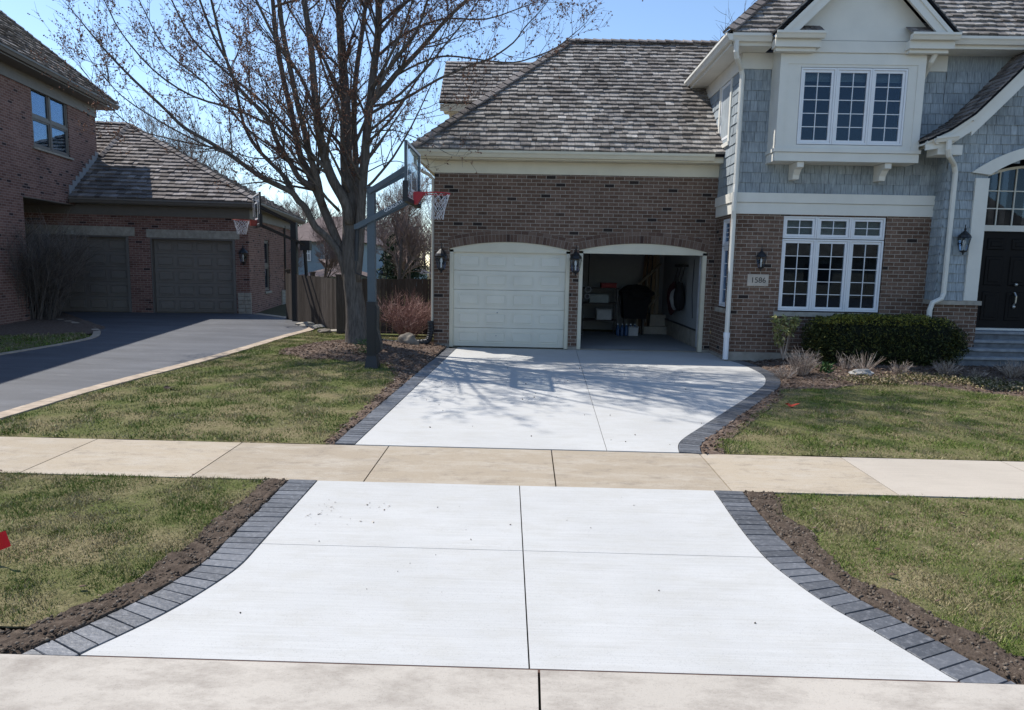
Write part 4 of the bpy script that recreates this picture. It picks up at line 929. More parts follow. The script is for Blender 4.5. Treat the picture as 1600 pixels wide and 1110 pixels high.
# stepped flashing
mb=MB(ML)
for i in range(9):
    y=-.36+i*.235; z=3.74+i*.158; mb.prism([(-5.075,y,z),(-5.075,y+.26,z+.17),(-5.075,y+.26,z+.30),(-5.075,y,z+.30)],(.012+.002*(i%2),0,0))
mb.build('flashing',GREY,N)
MSd=ML@Matrix(((0,-1,0,0),(1,0,0,0),(0,0,1,0),(0,0,0,1)))  # local x -> +Y, local y -> -X
window(N,MSd,[(-2.15,-1.16,4.88,5.68,1,1),(-2.15,-1.16,5.68,6.48,1,1),(-1.15,-.16,4.88,5.68,1,1),(-1.15,-.16,5.68,6.48,1,1)],5.13,1,1,.04,.045,m=TAUPE2,back=.3,blind=[(-2.08,-1.22,4.95,6.4),(-1.08,-.22,4.95,6.4)],sill=(-2.25,-.02,5.03,5.12,4.80,4.855),label='double sash window with blinds on the tall brick side wall')
window(N,MSd,[(2.32,3.13,.82,1.7,1,1),(2.32,3.13,1.7,2.6,1,1)],.06,1,1,.05,.05,m=TAUPE2,sill=(2.2,3.25,-.05,.05,.72,.795))
lp=ML@Vector((-.14,-.16,1.98)); lantern(lp,1.35,'small grey lantern on the red brick beside the taupe garage door of the neighbour house',(math.sin(math.radians(9)),-math.cos(math.radians(9)),0),None)
mb=MB(ML); mb.tube([(.02,6.05,3.3),(.02,6.05,.3)],.05,8); mb.build('downspout',BLACKP,N)
# ================================================================ MAPLE
TR=empty('tree','large bare budding maple rising from the mulch between the two driveways','tree',(-3.4,14.1,.2))
Y0=14.1; trk=MB();lim=MB();twg=MB();budp=[]
def L3(px,ya,yb,extra=0):
    n=len(px); out=[]
    for i,(x,y) in enumerate(px): out.append(PY(x,y,ya+(yb-ya)*(i/(n-1))**1.0))
    return out
def smooth3(P,n=3):
    Q=[P[0]*2-P[1]]+P+[P[-1]*2-P[-2]];out=[]
    for i in range(1,len(Q)-2):
        for k in range(n):
            t=k/n;a,b,c,d=Q[i-1:i+3]; out.append(.5*((2*b)+(c-a)*t+(2*a-5*b+4*c-d)*t*t+(3*b-a-3*c+d)*t*t*t))
    return out+[Q[-2]]
def rvec(): 
    v=Vector((random.gauss(0,1),random.gauss(0,1),random.gauss(0,1))); return v.normalized()
def grow(mb,p,d,L,r,seg,curl,upb,n,wig=.12):
    pts=[p];rs=[r];dd=d.copy()
    for i in range(seg):
        dd=(dd+rvec()*wig+Vector((0,0,upb))).normalized(); p=p+dd*L/seg; pts.append(p); rs.append(r*(1-.75*(i+1)/seg))
    mb.tube(pts,rs,n,False); return pts,rs
def kids(pts,rs,n,lo=.2,ang=(.6,1.05)):
    m=len(pts)-1
    for _ in range(n):
        t=U(lo,1)*m*.999; i=int(t); f=t-i; p=pts[i].lerp(pts[i+1],f); r=rs[i]*(1-f)+rs[i+1]*f; d=(pts[i+1]-pts[i]).normalized()
        a=rvec(); a=(a-d*a.dot(d)).normalized(); th=U(*ang); yield p,(d*math.cos(th)+a*math.sin(th)).normalized(),r
def twigs(p,d,L,r,lv=0):
    pts,rs=grow(twg,p,d,L,max(r*.8,.0028),4,0,.07,3,.16)
    for q,e,_ in kids(pts,rs,int(L*11)+1,.15,(.5,1.1)):
        l=U(.08,.28); pt=[q,q+(e+Vector((0,0,.25))).normalized()*l]; twg.tube(pt,[.0028,.0018],3,False)
        for k in range(int(l/.055)+1): budp.append(q.lerp(pt[1],min(1,(k+.6)*.055/l)))
    for k in range(len(pts)): budp.append(pts[k])
def second(p,d,L,r):
    pts,rs=grow(lim,p,d,L,r,6,0,.06,5,.13)
    for q,e,rr in kids(pts,rs,int(L*4.4)+1,.15,(.5,1.0)): twigs(q,(e+Vector((0,0,.2))).normalized(),U(.35,.85)*(.6+.4*min(1,L/2)),rr*.55)
    twigs(pts[-1],(pts[-1]-pts[-2]).normalized(),.4,.004)
def limb(px,ra,rb,yb,ya=Y0,ns=6,dens=1.,mbx=None,ext=0,sc=1.):
    P=smooth3(L3(px,ya,yb)); n=len(P); K=.77/76.
    if ext:
        d=(P[-1]-P[-3]).normalized(); q=P[-1]
        for i in range(6): d=(d+rvec()*.1+Vector((0,0,.04))).normalized(); q=q+d*ext*1.25/6; P.append(q)
    m=len(P)
    rs=[]
    for i in range(m):
        t=i/(n-1) if i<n else 1; r=(ra+(rb-ra)*min(1,t))*K/2
        if i>=n: r*=1-.8*(i-n+1)/(m-n)
        rs.append(r)
    (mbx or lim).tube(P,rs,10 if ra>12 else 7)
    tot=sum((b-a).length for a,b in zip(P,P[1:])); cnt=int(tot*ns*dens*.42)
    for q,e,rr in kids(P,rs,cnt,.22): second(q,(e+Vector((0,0,.12))).normalized(),U(.7,1.9)*sc,max(.006,rr*.38))
    second(P[-1],(P[-1]-P[-2]).normalized(),U(.8,1.3)*sc,max(rs[-1],.006))
    return P
# trunk with flare and rough outline
tp=[(562,545),(560,532),(558,505),(555,475),(551,445),(549,415),(548,385),(548,350),(547,320)]; tr=[66,52,43,37,35,35,34,31,27]
P=smooth3(L3(tp,Y0,Y0),3); R=[]
for i in range(len(P)):
    t=i/3; a=int(t); b=min(a+1,len(tr)-1); R.append((tr[a]+(tr[b]-tr[a])*(t-a))/76/2*.80)
n=28; vs=[];fs=[]
for i,p in enumerate(P):
    for k in range(n):
        th=2*math.pi*k/n; rr=R[i]*(1+.07*noise.noise(Vector((math.cos(th)*1.7,math.sin(th)*1.7,p.z*.6)))+.05*math.sin(th*5+1)*max(0,1-i/9)); vs.append((p.x+rr*math.cos(th),p.y+rr*math.sin(th),p.z))
for i in range(len(P)-1):
    for k in range(n): k2=(k+1)%n; fs.append((i*n+k,i*n+k2,(i+1)*n+k2,(i+1)*n+k))
trk.add(vs,fs); trk.build('trunk',BARK,TR,smooth=True,flip=False)
ld=MB()
limb([(548,330),(544,290),(541,250),(540,200),(539,150),(534,80),(529,0)],29,14,14.3,Y0,7,.8,ld,3.6)
limb([(556,440),(561,390),(564,330),(568,270),(573,210),(578,160),(585,100),(591,50),(592,0)],20,12,13.6,Y0-.05,7,.8,ld,3.4)
limb([(560,420),(556,340),(556,260),(553,190),(556,120),(566,50),(572,0)],15,8,15.3,Y0+.2,7,.7,ld,3.)
limb([(547,350),(540,318),(520,282),(508,250),(500,216),(496,180),(492,148),(486,75),(475,0)],22,10,13.4,Y0-.1,7,.8,ld,3.)
limb([(550,470),(546,430),(530,385),(508,332),(498,306),(490,290),(480,265),(470,246),(463,215),(454,170),(443,125),(432,60),(426,0)],20,8,14.6,Y0-.05,6,.8,ld,2.6)
limb([(503,322),(497,285),(490,262),(482,234),(475,200),(467,172),(456,120),(442,50),(436,0)],14,8,13.0,Y0-.1,6,.7,ld,2.4)
limb([(492,294),(468,279),(456,258),(444,240),(432,220),(424,196),(412,176),(390,156),(365,125),(345,62),(330,0)],12,4.5,13.6,Y0-.05,7,.9,None,1.6)
limb([(544,450),(532,400),(510,370),(492,354),(478,326),(466,314),(456,301),(432,289),(410,278),(380,257),(362,244),(325,221),(287,199),(257,170),(212,128),(170,85),(140,50)],16,3,13.4,Y0,6,.85,ld,0,.8)
limb([(458,302),(448,280),(420,252),(400,230),(386,206),(377,180),(362,112),(335,60),(312,0)],9,4.5,14.9,Y0-.1,7,.8,None,1.4)
limb([(424,196),(370,172),(300,150),(240,110),(190,52),(165,5)],5,1.8,12.6,Y0-.2,7,.9,None,.5,.8)
limb([(362,244),(310,222),(250,190),(190,150),(150,105)],4,1.4,12.9,13.6,7,.9,None,0,.7)
limb([(340,232),(270,218),(210,200),(165,160),(138,120)],3.5,1.2,14.9,13.8,7,.9,None,0,.7)
limb([(463,216),(410,160),(350,110),(300,60),(268,0)],6.5,3,14.8,Y0,7,.9,None,1.,.9)
limb([(496,182),(470,120),(430,60),(400,0)],7,4.5,12.6,13.6,7,.8,None,2.)
limb([(541,205),(520,150),(500,90),(478,20),(468,-30)],5.5,3.5,15.6,Y0,7,.8,None,2.)
limb([(444,240),(390,205),(320,130),(260,80),(222,10)],5,2.2,15.6,Y0,7,.9,None,.8,.9)
limb([(465,250),(440,246),(400,248),(350,236),(300,238),(240,236)],3,1.2,13.4,13.9,7,.7,None,0,.5)
# right side
limb([(580,162),(600,140),(620,115),(640,95),(663,70),(699,29),(730,0)],12,6,13.3,13.7,7,.8,None,2.2,.9)
limb([(582,166),(625,158),(685,124),(739,101),(766,92),(802,67),(820,43),(842,20)],5.5,1.6,13.0,13.7,7,.75,None,0,.62)
limb([(583,150),(620,118),(669,94),(703,88),(752,94),(802,98),(838,88),(870,74),(900,50)],4.5,1.4,12.9,13.8,7,.65,None,0,.5)
limb([(577,208),(600,204),(625,206),(664,222),(690,235)],3,1,13.0,13.7,5,.5,None,0,.4)
limb([(584,234),(595,205),(620,190),(660,185),(690,180)],2.6,1,15.2,14.2,5,.6,None,0,.5)
limb([(572,270),(600,256),(620,252),(640,258)],2.6,1,13.2,13.7,4,.4,None,0,.35)
limb([(588,90),(630,55),(690,30),(760,30),(820,10)],6,2,15.0,14,7,.8,None,.4,.7)
limb([(588,60),(620,20),(660,-20)],7,4,15.,14,7,.9,None,2.5)
limb([(555,225),(575,180),(605,110),(650,50),(668,0)],6,4,12.4,13.8,7,.8,None,2.)
limb([(590,40),(640,0),(720,-40),(800,-60)],6,3,12.2,13.6,7,.9,None,1.2)
# upper crown beyond the frame and toward the front: traced nowhere, grown
top=[PY(529,0,14.3),PY(592,0,13.6),PY(475,0,13.4),PY(426,0,14.6),PY(572,0,15.3)]
for i in range(30):
    b=random.choice(top); ang=U(0,6.283); P0=b+Vector((0,0,U(-.3,2.2))); d=Vector((math.cos(ang)*.8+.25,math.sin(ang)*.8,U(.5,1.1))).normalized()
    pts,rs=grow(lim,P0,d,U(2,3.6),U(.022,.045),8,0,.05,6,.1)
    for q,e,rr in kids(pts,rs,4,.15): second(q,(e+Vector((0,0,.1))).normalized(),U(.8,1.6),rr*.5)
for (x,y,Y,dx,dy,dz) in ((572,225,13.8,.75,-.55,.35),(566,300,13.9,.7,-.7,.45),(545,300,14,-.1,-1,.4),(575,180,13.7,.9,-.3,.4),(530,330,14,-.5,-.8,.5),(578,140,13.6,.6,-.8,.5)):
    pts,rs=grow(lim,PY(x,y,Y),Vector((dx,dy,dz)).normalized(),3.2,.03,8,0,.05,6,.08)
    for q,e,rr in kids(pts,rs,7,.2): second(q,(e+Vector((0,0,.1))).normalized(),U(.6,1.2),rr*.5)
lb=ld.build('limb',BARK,TR,smooth=True,flip=False); lim.build('branch',BARK,TR,smooth=True,flip=False,uv=False); twg.build('twig',TWIG,TR,flip=False,uv=False)
def blobs(name,pts,s0,s1,m,parent,per=2,spread=.02,el=1.3):
    P=np.repeat(np.array([tuple(p) for p in pts]),per,0); P=P+rng.normal(0,spread,P.shape); N_=len(P)
    base=np.array([(1,0,0),(-.5,.87,0),(-.5,-.87,0),(0,0,el),(0,0,-el)],float); Fo=np.array([(0,1,3),(1,2,3),(2,0,3),(1,0,4),(2,1,4),(0,2,4)])
    s=rng.uniform(s0,s1,N_); A=rng.normal(0,1,(N_,3,3)); Q,_=np.linalg.qr(A); V=np.einsum('nij,kj->nki',Q,base)*s[:,None,None]+P[:,None,:]
    q=parent; Mi=np.array(MW[q.name].inverted()); V=V.reshape(-1,3)@Mi[:3,:3].T+Mi[:3,3]
    return npmesh(name,V,(Fo[None]+(np.arange(N_)*5)[:,None,None]).reshape(-1,3),m,parent)
random.shuffle(budp); blobs('bud',budp[:int(len(budp)*.32)],.007,.017,BUD,TR,2,.012)
print('BUDS',len(budp),'TWV',len(twg.v))
# ================================================================ BASKETBALL HOOPS
def ring(mb,c,r,th,n=28,m=6,ax=(1,0,0),ay=(0,1,0)):
    c=Vector(c);ax=Vector(ax);ay=Vector(ay);az=ax.cross(ay);vs=[];fs=[]
    for i in range(n):
        t=2*math.pi*i/n; d=ax*math.cos(t)+ay*math.sin(t)
        for k in range(m): s=2*math.pi*k/m; vs.append(c+d*(r+th*math.cos(s))+az*th*math.sin(s))
    for i in range(n):
        for k in range(m): i2=(i+1)%n;k2=(k+1)%m; fs.append((i*m+k,i2*m+k,i2*m+k2,i*m+k2))
    mb.add(vs,fs)
def net(mb,c,r,h,n=12,rows=6,th=.004):
    c=Vector(c)
    def P(i,j,off): 
        t=2*math.pi*(i+off)/n; f=j/rows; rr=r*(1-.5*f**.7); return c+Vector((rr*math.cos(t)+.01*math.sin(i*3+j),rr*math.sin(t),-h*f+.012*math.sin(i*2.1+j)))
    for j in range(rows):
        for i in range(n):
            o=.5*(j%2); mb.tube([P(i,j,o),P(i,j+1,o+.5)],th,4,False); mb.tube([P(i,j,o),P(i,j+1,o-.5)],th,4,False)
def board(root,c,nrm,w,h,fm,pad,dw=.04):
    c=Vector(c);nn=Vector(nrm).normalized();t=Vector((0,0,1)).cross(nn); z=Vector((0,0,1))
    f=MB()
    for s in (-1,1): f.obox(c+t*s*(w/2-.02)+nn*0,t*.02,nn*dw/2,z*h/2); f.obox(c+z*s*(h/2-.02),t*(w/2-.04),nn*(dw/2-.002),z*.02)
    o=f.build('backboard_frame',fm,root)
    gl=MB(); gl.obox(c+nn*(dw/2+.002),t*(w/2),nn*.006,z*h/2); gl.build('backboard',GLASSC,root)
    ln=MB(); q=c+nn*(dw/2+.012)
    for s in (-1,1):
        ln.obox(q+t*s*(w/2-.03),t*.022,nn*.001,z*(h/2-.01)); ln.obox(q+z*s*(h/2-.03),t*(w/2-.055),nn*.001,z*.02)
        ln.obox(q+t*s*.29-z*(h/2-.40),t*.022,nn*.001,z*.225)
    ln.obox(q-z*(h/2-.63),t*.268,nn*.001,z*.02); ln.obox(q-z*(h/2-.19),t*.268,nn*.001,z*.02); ln.build('target_lines',WHITE,root)
    p=MB(); p.obox(c-z*(h/2+.0)+nn*.0,t*(w/2+.015),nn*(dw/2+.022),z*.035)
    for s in (-1,1): p.obox(c-z*(h/2-.16)+t*s*(w/2+.005),t*.03,nn*(dw/2+.02),z*.13)
    p.build('edge_pad',pad,root)
H1=empty('basketball_hoop','grey blue steel basketball hoop with padded pole at the edge of the new driveway','hoop',(-2.62,11.8,.05))
px_,py_=-2.62,11.8
mb=MB(); mb.box(px_-.064,px_+.064,py_-.064,py_+.064,1.2,3.12); mb.obox((px_,py_,3.13),(.075,0,0),(0,.075,0),(0,0,.01)); mb.build('pole',STEEL,H1)
mb=MB(); mb.box(px_-.078,px_+.075,py_-.09,py_+.09,.30,1.22); mb.prism([(px_+.075,py_-.085,.32),(px_+.075,py_-.085,1.18),(px_+.11,py_-.09,1.1),(px_+.10,py_-.09,.75),(px_+.16,py_-.09,.52),(px_+.17,py_-.09,.40),(px_+.1,py_-.09,.32)],(0,.18,0)); mb.build('pole_pad',PAD,H1)
mb=MB(); mb.add([(px_-.12,py_-.12,.05),(px_+.12,py_-.12,.05),(px_+.12,py_+.12,.05),(px_-.12,py_+.12,.05),(px_-.08,py_-.08,.3),(px_+.08,py_-.08,.3),(px_+.08,py_+.08,.3),(px_-.08,py_+.08,.3)],[(0,1,5,4),(1,2,6,5),(2,3,7,6),(3,0,4,7),(4,5,6,7),(0,3,2,1)]); mb.box(px_-.16,px_+.16,py_-.16,py_+.16,.04,.062); mb.build('base_plate',PAD,H1)
mb=MB(); 
for s in (-1,1):
    mb.bar((px_-.03,py_+s*.09,3.05),(-2.03,py_+.2+s*.22,3.46),.04,.075)
mb.build('upper_arm',STEEL,H1)
mb=MB()
for s in (-1,1): mb.bar((-2.86,py_+s*.10,2.47),(-2.02,py_+.1+s*.14,2.93),.045,.084)
mb.bar((-2.86,py_-.12,2.47),(-2.86,py_+.12,2.47),.06,.08); o=mb.build('lower_arm',STEEL,H1)
an=math.atan2(.46,.84)
text('GOALIATH','lettering',WHITE,(-2.21,py_-.148,2.822),Matrix.Rotation(-.05,4,'Z')@Matrix.Rotation(math.pi/2,4,'X')@Matrix.Rotation(an,4,'Z'),.076,H1,.001)
mb=MB(); mb.tube([(-2.86,py_,2.47),(-2.88,py_-.02,1.9)],.035,10); mb.tube([(-2.88,py_-.02,1.9),(-2.89,py_-.03,1.7),(-2.66,py_-.03,1.62)],.014,6); mb.build('height_adjuster',PAD,H1)
bc=(-1.98,12.12,3.38); board(H1,bc,(1,-.0,0),1.42,.93,STEEL,BLACKP)
mb=MB(); ring(mb,(-1.56,12.12,3.08),.225,.010); mb.prism([(-1.955,12.04,3.10),(-1.955,12.04,2.88),(-1.90,12.04,2.90),(-1.80,12.04,3.04),(-1.73,12.04,3.05),(-1.73,12.04,3.10)],(0,.16,0)); mb.build('rim',RED,H1)
mb=MB(); net(mb,(-1.56,12.12,3.07),.222,.42); mb.build('net',NETM,H1)
H2=empty('basketball_hoop','black basketball hoop beside the asphalt driveway of the red brick house','hoop',(-6.65,19.95,.14))
mb=MB(); mb.box(-6.74,-6.58,19.87,20.03,.12,2.98); mb.build('pole',BLACK,H2)
nn=Vector((-.88,-.47,0)).normalized(); bcen=Vector((-6.66,19.95,3.3))+nn*.98; bcen.z=3.28; tt=Vector((0,0,1)).cross(nn)
mb=MB()
for s in (-1,1): mb.bar(Vector((-6.66,19.95,2.95))+tt*s*.09,bcen+tt*s*.2+Vector((0,0,.12)),.035,.06); mb.bar(Vector((-6.40,20.05,2.36))+tt*s*.09,bcen+tt*s*.15-Vector((0,0,.38)),.04,.06)
mb.build('arm',BLACK,H2); board(H2,bcen,nn,1.35,.88,BLACK,BLACKP)
mb=MB(); rc=bcen+nn*.42-Vector((0,0,.3)); ring(mb,rc,.225,.012); mb.obox(bcen+nn*.11-Vector((0,0,.36)),nn*.09,tt*.08,(0,0,.08)); mb.build('rim',simple('faded_red_rim',(.35,.07,.05),.5),H2)
mb=MB(); net(mb,rc,.222,.38); mb.build('net',NETM,H2)
mb=MB(); mb.tube([(-6.40,20.05,2.36),(-6.36,20.07,1.4)],.05,8); mb.box(-6.5,-6.22,19.95,20.15,2.2,2.48); mb.build('height_adjuster',BLACKP,H2)
# ================================================================ FENCE
def fence(pts,label,h0,lean):
    R_=empty('wooden_fence',label,'fence',(pts[0][0],pts[0][1],.1),0,None)
    b=MB();po=[]
    for (x0,y0,z0),(x1,y1,z1) in zip(pts,pts[1:]):
        a=Vector((x0,y0,0));c=Vector((x1,y1,0)); d=c-a;Ln=d.length;d/=Ln; nrm=Vector((d.y,-d.x,0)); n=int(Ln/.142)
        for i in range(n):
            s=(i+.5)*Ln/n; t=s/Ln; p=a+d*s; zt=z0+(z1-z0)*t+U(-.012,.012); zb=gz(p.x,p.y)+.03 if p.y<30 else .1
            b.obox((p.x+nrm.x*U(0,.006),p.y+nrm.y*U(0,.006),(zt+zb)/2),d*(Ln/n/2-.003),nrm*.009,(0,0,(zt-zb)/2))
        for zz in (.5,1.25):
            b.obox((a+c)/2+Vector((0,0,zz))-nrm*.03,d*(Ln/2-.05),nrm*.018,(0,0,.045))
        k=max(1,round(Ln/2.1))
        for i in range(k+1):
            p=a+d*(Ln*i/k); zt=z0+(z1-z0)*i/k; m=MB(); m.obox((p.x-nrm.x*.07,p.y-nrm.y*.07,(zt+.06)/2+.03),d*.055,nrm*.05,(0,0,(zt+.06)/2)); m.obox((p.x-nrm.x*.07,p.y-nrm.y*.07,zt+.1),d*.07,nrm*.065,(0,0,.015)); m.build('post',FENCE,R_)
    b.build('boards',FENCE,R_,uv=False); return R_
fence([(-7.12,20.5,1.53),(-4.72,17.5,1.45)],'weathered board fence running back from the tree to the red brick house',1.5,0)
fence([(-4.6,16.95,1.47),(-1.93,16.95,1.53)],'weathered grey brown board fence between the tree trunk and the garage wall',1.5,0)
# ================================================================ PLANTS
def stems(name,label,cat,c,n,h,spread,m,th=.004,fork=2,bend=.1,group=None,up=.9,lean=0,base=.08):
    c=Vector(c); R_=empty(name,label,cat,tuple(c),0,group); mb=MB()
    for i in range(n):
        a=U(0,6.283); s=U(0,1)**.6*spread; d=Vector((math.cos(a)*s,math.sin(a)*s,up)).normalized(); L=h*U(.65,1.1); p=c+Vector((math.cos(a)*base*U(0,1),math.sin(a)*base*U(0,1),-.01)); pts=[p];dd=d
        for k in range(4): dd=(dd+rvec()*bend).normalized(); p=p+dd*L/4; pts.append(p)
        mb.tube(pts,[th,th*.85,th*.7,th*.5,th*.3],3,False)
        for f in range(fork):
            k=random.choice((1,2,3)); q=pts[k].lerp(pts[k+1] if k<4 else pts[k],U(0,1)); e=(dd+rvec()*.7).normalized(); l=L*U(.2,.42); q2=q+e*l*.5; q3=q2+(e+rvec()*.3).normalized()*l*.5; mb.tube([q,q2,q3],[th*.6,th*.45,th*.25],3,False)
            if fork>3 and U(0,1)<.6: mb.tube([q2,q2+(e+rvec()*.9).normalized()*l*.45],[th*.4,th*.2],3,False)
    mb.build('stems',m,R_,flip=False,uv=False); return R_
def leafpts(n,fn): return [fn() for _ in range(n)]
def leaves(name,pts,s,m,parent,el=.5,wid=.4):
    P=np.array([tuple(p) for p in pts]); N_=len(P); A=rng.normal(0,1,(N_,3,3)); Q,_=np.linalg.qr(A); base=np.array([(-.0,-1,0),(wid,0,.08),(0,1,0),(-wid,0,.08)]); sz=rng.uniform(.6,1.25,N_)*s
    V=np.einsum('nij,kj->nki',Q,base)*sz[:,None,None]+P[:,None,:]; Mi=np.array(MW[parent.name].inverted()); V=V.reshape(-1,3)@Mi[:3,:3].T+Mi[:3,3]
    return npmesh(name,V,np.arange(N_*4).reshape(-1,4),m,parent)
# clipped yew hedge
hc=Vector((6.78,13.12,.60)); hr=Vector((1.36,.42,.46))
HG=empty('clipped_yew_hedge','long dark clipped yew hedge with sunlit yellow green top under the front window','hedge',(6.78,13.12,.2))
def superpt(sh):
    while 1:
        v=rvec(); k=(abs(v.x)**4+abs(v.y)**4+abs(v.z)**4)**-.25; v=v*k; q=Vector((v.x*hr.x,v.y*hr.y,v.z*hr.z)); 
        nz=1+.07*noise.noise(q*2.3+Vector((3,1,2)))+.11*noise.noise(q*5.5)+.05*noise.noise(q*13); q=q*nz*sh
        if q.x>.9: q.z-= (q.x-.9)*.22*(1 if q.z>0 else -.2)
        if q.z<-.28: q.x*=1-(-.28-q.z)*.5
        return hc+q
leaves('foliage',[superpt(U(.84,1.07)) for _ in range(26000)],.032,YEW,HG,wid=.28)
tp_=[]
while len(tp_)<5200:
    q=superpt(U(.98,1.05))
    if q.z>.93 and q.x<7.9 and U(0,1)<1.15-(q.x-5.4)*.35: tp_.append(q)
leaves('sunlit_new_growth',tp_,.024,islm('yew_sunlit_new_growth',[(0,(.13,.14,.02)),(1,(.38,.35,.07))],.6,.2),HG,wid=.28)  # yellow new growth plus sunlight put into the colour, thickest at the left end
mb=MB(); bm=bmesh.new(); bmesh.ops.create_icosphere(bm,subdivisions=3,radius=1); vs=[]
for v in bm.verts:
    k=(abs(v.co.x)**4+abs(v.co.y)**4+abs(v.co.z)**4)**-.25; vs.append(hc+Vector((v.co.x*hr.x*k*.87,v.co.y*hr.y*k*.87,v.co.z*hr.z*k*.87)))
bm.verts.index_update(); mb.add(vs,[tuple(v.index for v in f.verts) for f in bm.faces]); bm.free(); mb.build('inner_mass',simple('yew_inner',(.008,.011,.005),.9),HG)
# rhododendron
RD=empty('rhododendron','sparse yellow green broad leaved shrub under the 1586 plaque','shrub',(5.0,13.3,.2)); mb=MB(); lp=[]
cl=[(4.80,13.2,.82),(4.95,13.3,.93),(5.1,13.25,.88),(4.85,13.25,.66),(5.07,13.3,.72),(4.95,13.15,.78),(5.14,13.2,.95),(4.78,13.25,.95),(4.88,13.2,.53),(5.15,13.3,.82)]
for c in cl:
    c=Vector(c); mb.tube([(4.98,13.28,.18),(4.98+(c.x-4.98)*.4,13.27,.4),c],[.012,.009,.005],5); lp+=[c+rvec()*U(.02,.11) for _ in range(70)]
mb.build('stems',STRAW,RD); leaves('leaf',lp,.042,RHODO,RD,wid=.36)
gt='dry perennials cut back in the front bed'
def gp_(x,y,z=.16): return PZ(x,y,z)
def onb(x,y):
    z=.15
    for _ in range(4): p=PZ(x,y,z); z=gz(p.x,p.y)
    return Vector((p.x,p.y,z))
for (x,y,n,h,sp,m,lab,fk) in ((1252,588,90,.42,.75,STRAW,'tall tangled grey stemmed shrub, leftmost of the dry plants by the curved paver edge',5),
   (1225,592,50,.25,1.2,STRAW,'low tangle of dry stalks on the mulch right beside the curved paver edge',4),
   (1322,577,35,.27,.8,STRAW,'small thin dry perennial between the green sprout and the pale rock',3),
   (1350,580,60,.40,.95,STRAW,'spiky fan shaped clump of pale dry stalks directly behind the pale rock',0),
   (1404,586,50,.24,.85,STRAW,'small brown dry clump right of the pale rock in front of the hedge',3),
   (1477,586,90,.27,1.1,STRAW,'wide brown dry mound at the right end of the yew hedge',3),
   (1582,590,80,.28,1.0,STRAW,'whitish dry clump in front of the stone steps at the right edge',4),
   (1528,590,40,.14,1.2,STRAW,'low flattened dry clump on the mulch before the steps',3)):
    stems('dry_perennial',lab,'plant',onb(x,y),n,h,sp,m,.0045,fk,.13,gt)
SP=empty('green_sprout','fresh green leafy sprout in the mulch left of the pale rock','plant',tuple(onb(1290,586))); c=onb(1290,584); leaves('leaf',[c+Vector((random.gauss(0,.07),random.gauss(0,.05),U(.02,.17))) for _ in range(130)],.05,GRN,SP,wid=.3)
for (x,y,lab) in ((1362,598,'creeping ground cover just in front of the pale rock at the lawn edge'),(1440,594,'green and straw creeping ground cover patch in front of the brown dry clump'),(1515,600,'green creeping ground cover patch before the dry mound near the steps'),(1572,608,'greener creeping ground cover patch at the right edge of the lawn border')):
    c=onb(x,y); GC=empty('creeping_groundcover',lab,'ground cover',tuple(c),0,'creeping plants along the bed edge')
    leaves('foliage',[c+Vector((random.gauss(0,.26),random.gauss(0,.17),abs(random.gauss(0,.04)))) for _ in range(1500)],.022,GRCV,GC,wid=.4)
def rock(x,y,r,lab,seed=1,m=ROCK,p=None):
    c=p or onb(x,y); mb=MB(); mb.blob(c+Vector((0,0,r[2]*.3)),r,4,.35,1.6,seed); o=mb.build('rock',m,None,smooth=False); return tag(o,lab,'rock')
rock(1345,586,(.19,.10,.07),'pale flat rock in the front bed below the spiky dry clump',3,simple('pale_rock',(.36,.34,.31),.9,.1,var=.4,scale=9,b=.6))
rock(1497,569,(.11,.09,.05),'small pale stone on the mulch at the foot of the steps',5)
rock(0,0,(.21,.17,.19),'rounded tan boulder on the black drain pipe by the garage corner',8,ROCK,Vector((-2.45,14.55,.15)))
# red twig bush
RB=stems('red_twig_shrub','bare red stemmed shrub in front of the fence beside the garage corner','shrub',(-2.72,15.9,.1),120,1.0,.85,REDT,.005,8,.14,base=.12)
mb=MB()
for i in range(330):
    a=U(0,6.283); s=math.sqrt(U(0,1)); p=Vector((-2.72+math.cos(a)*s*.62,15.9+math.sin(a)*s*.55,.55+U(0,.42)*(1-.45*s*s))); d=(rvec()+Vector((0,0,.3))).normalized(); mb.tube([p,p+d*U(.12,.25),p+(d+rvec()*.5)*U(.2,.35)],[.004,.003,.002],3,False)
mb.build('twigs',REDT,RB,flip=False,uv=False)
c=onb(572,553); SG=empty('small_green_shrub','small green tuft at the foot of the padded hoop pole','plant',tuple(c)); leaves('leaf',[c+Vector((random.gauss(0,.1),random.gauss(0,.08),U(0,.28))) for _ in range(420)],.035,GRN,SG,wid=.18)
# large bare bush and bin on the left island
stems('bare_shrub','big rounded bare shrub in front of the neighbour garage at the left edge','shrub',(-13.9,18.9,.15),800,2.2,.55,GRYT,.008,9,.10,base=.9,up=1.)
stems('bare_shrub','second bare shrub against the tall red brick wall at the left frame edge','shrub',(-15.6,19.2,.15),520,2.4,.7,GRYT,.008,8,.10,base=.9,up=1.)
bp=ML@Vector((-4.0,-1.6,0)); bp=PZ(64,497,.16); bp=Vector((bp.x,bp.y,.16)); WB=empty('wheeled_bin','black wheeled rubbish bin standing behind the bare shrub','bin',tuple(bp))
mb=MB(); x,y,z=bp; w0,w1=.25,.31; mb.add([(x-w0,y-w0,z+.05),(x+w0,y-w0,z+.05),(x+w0,y+w0,z+.05),(x-w0,y+w0,z+.05),(x-w1,y-w1,z+1.0),(x+w1,y-w1,z+1.0),(x+w1,y+w1+.05,z+1.0),(x-w1,y+w1+.05,z+1.0)],[(0,1,5,4),(1,2,6,5),(2,3,7,6),(3,0,4,7),(4,5,6,7),(0,3,2,1)]); mb.build('body',BLACKP,WB)
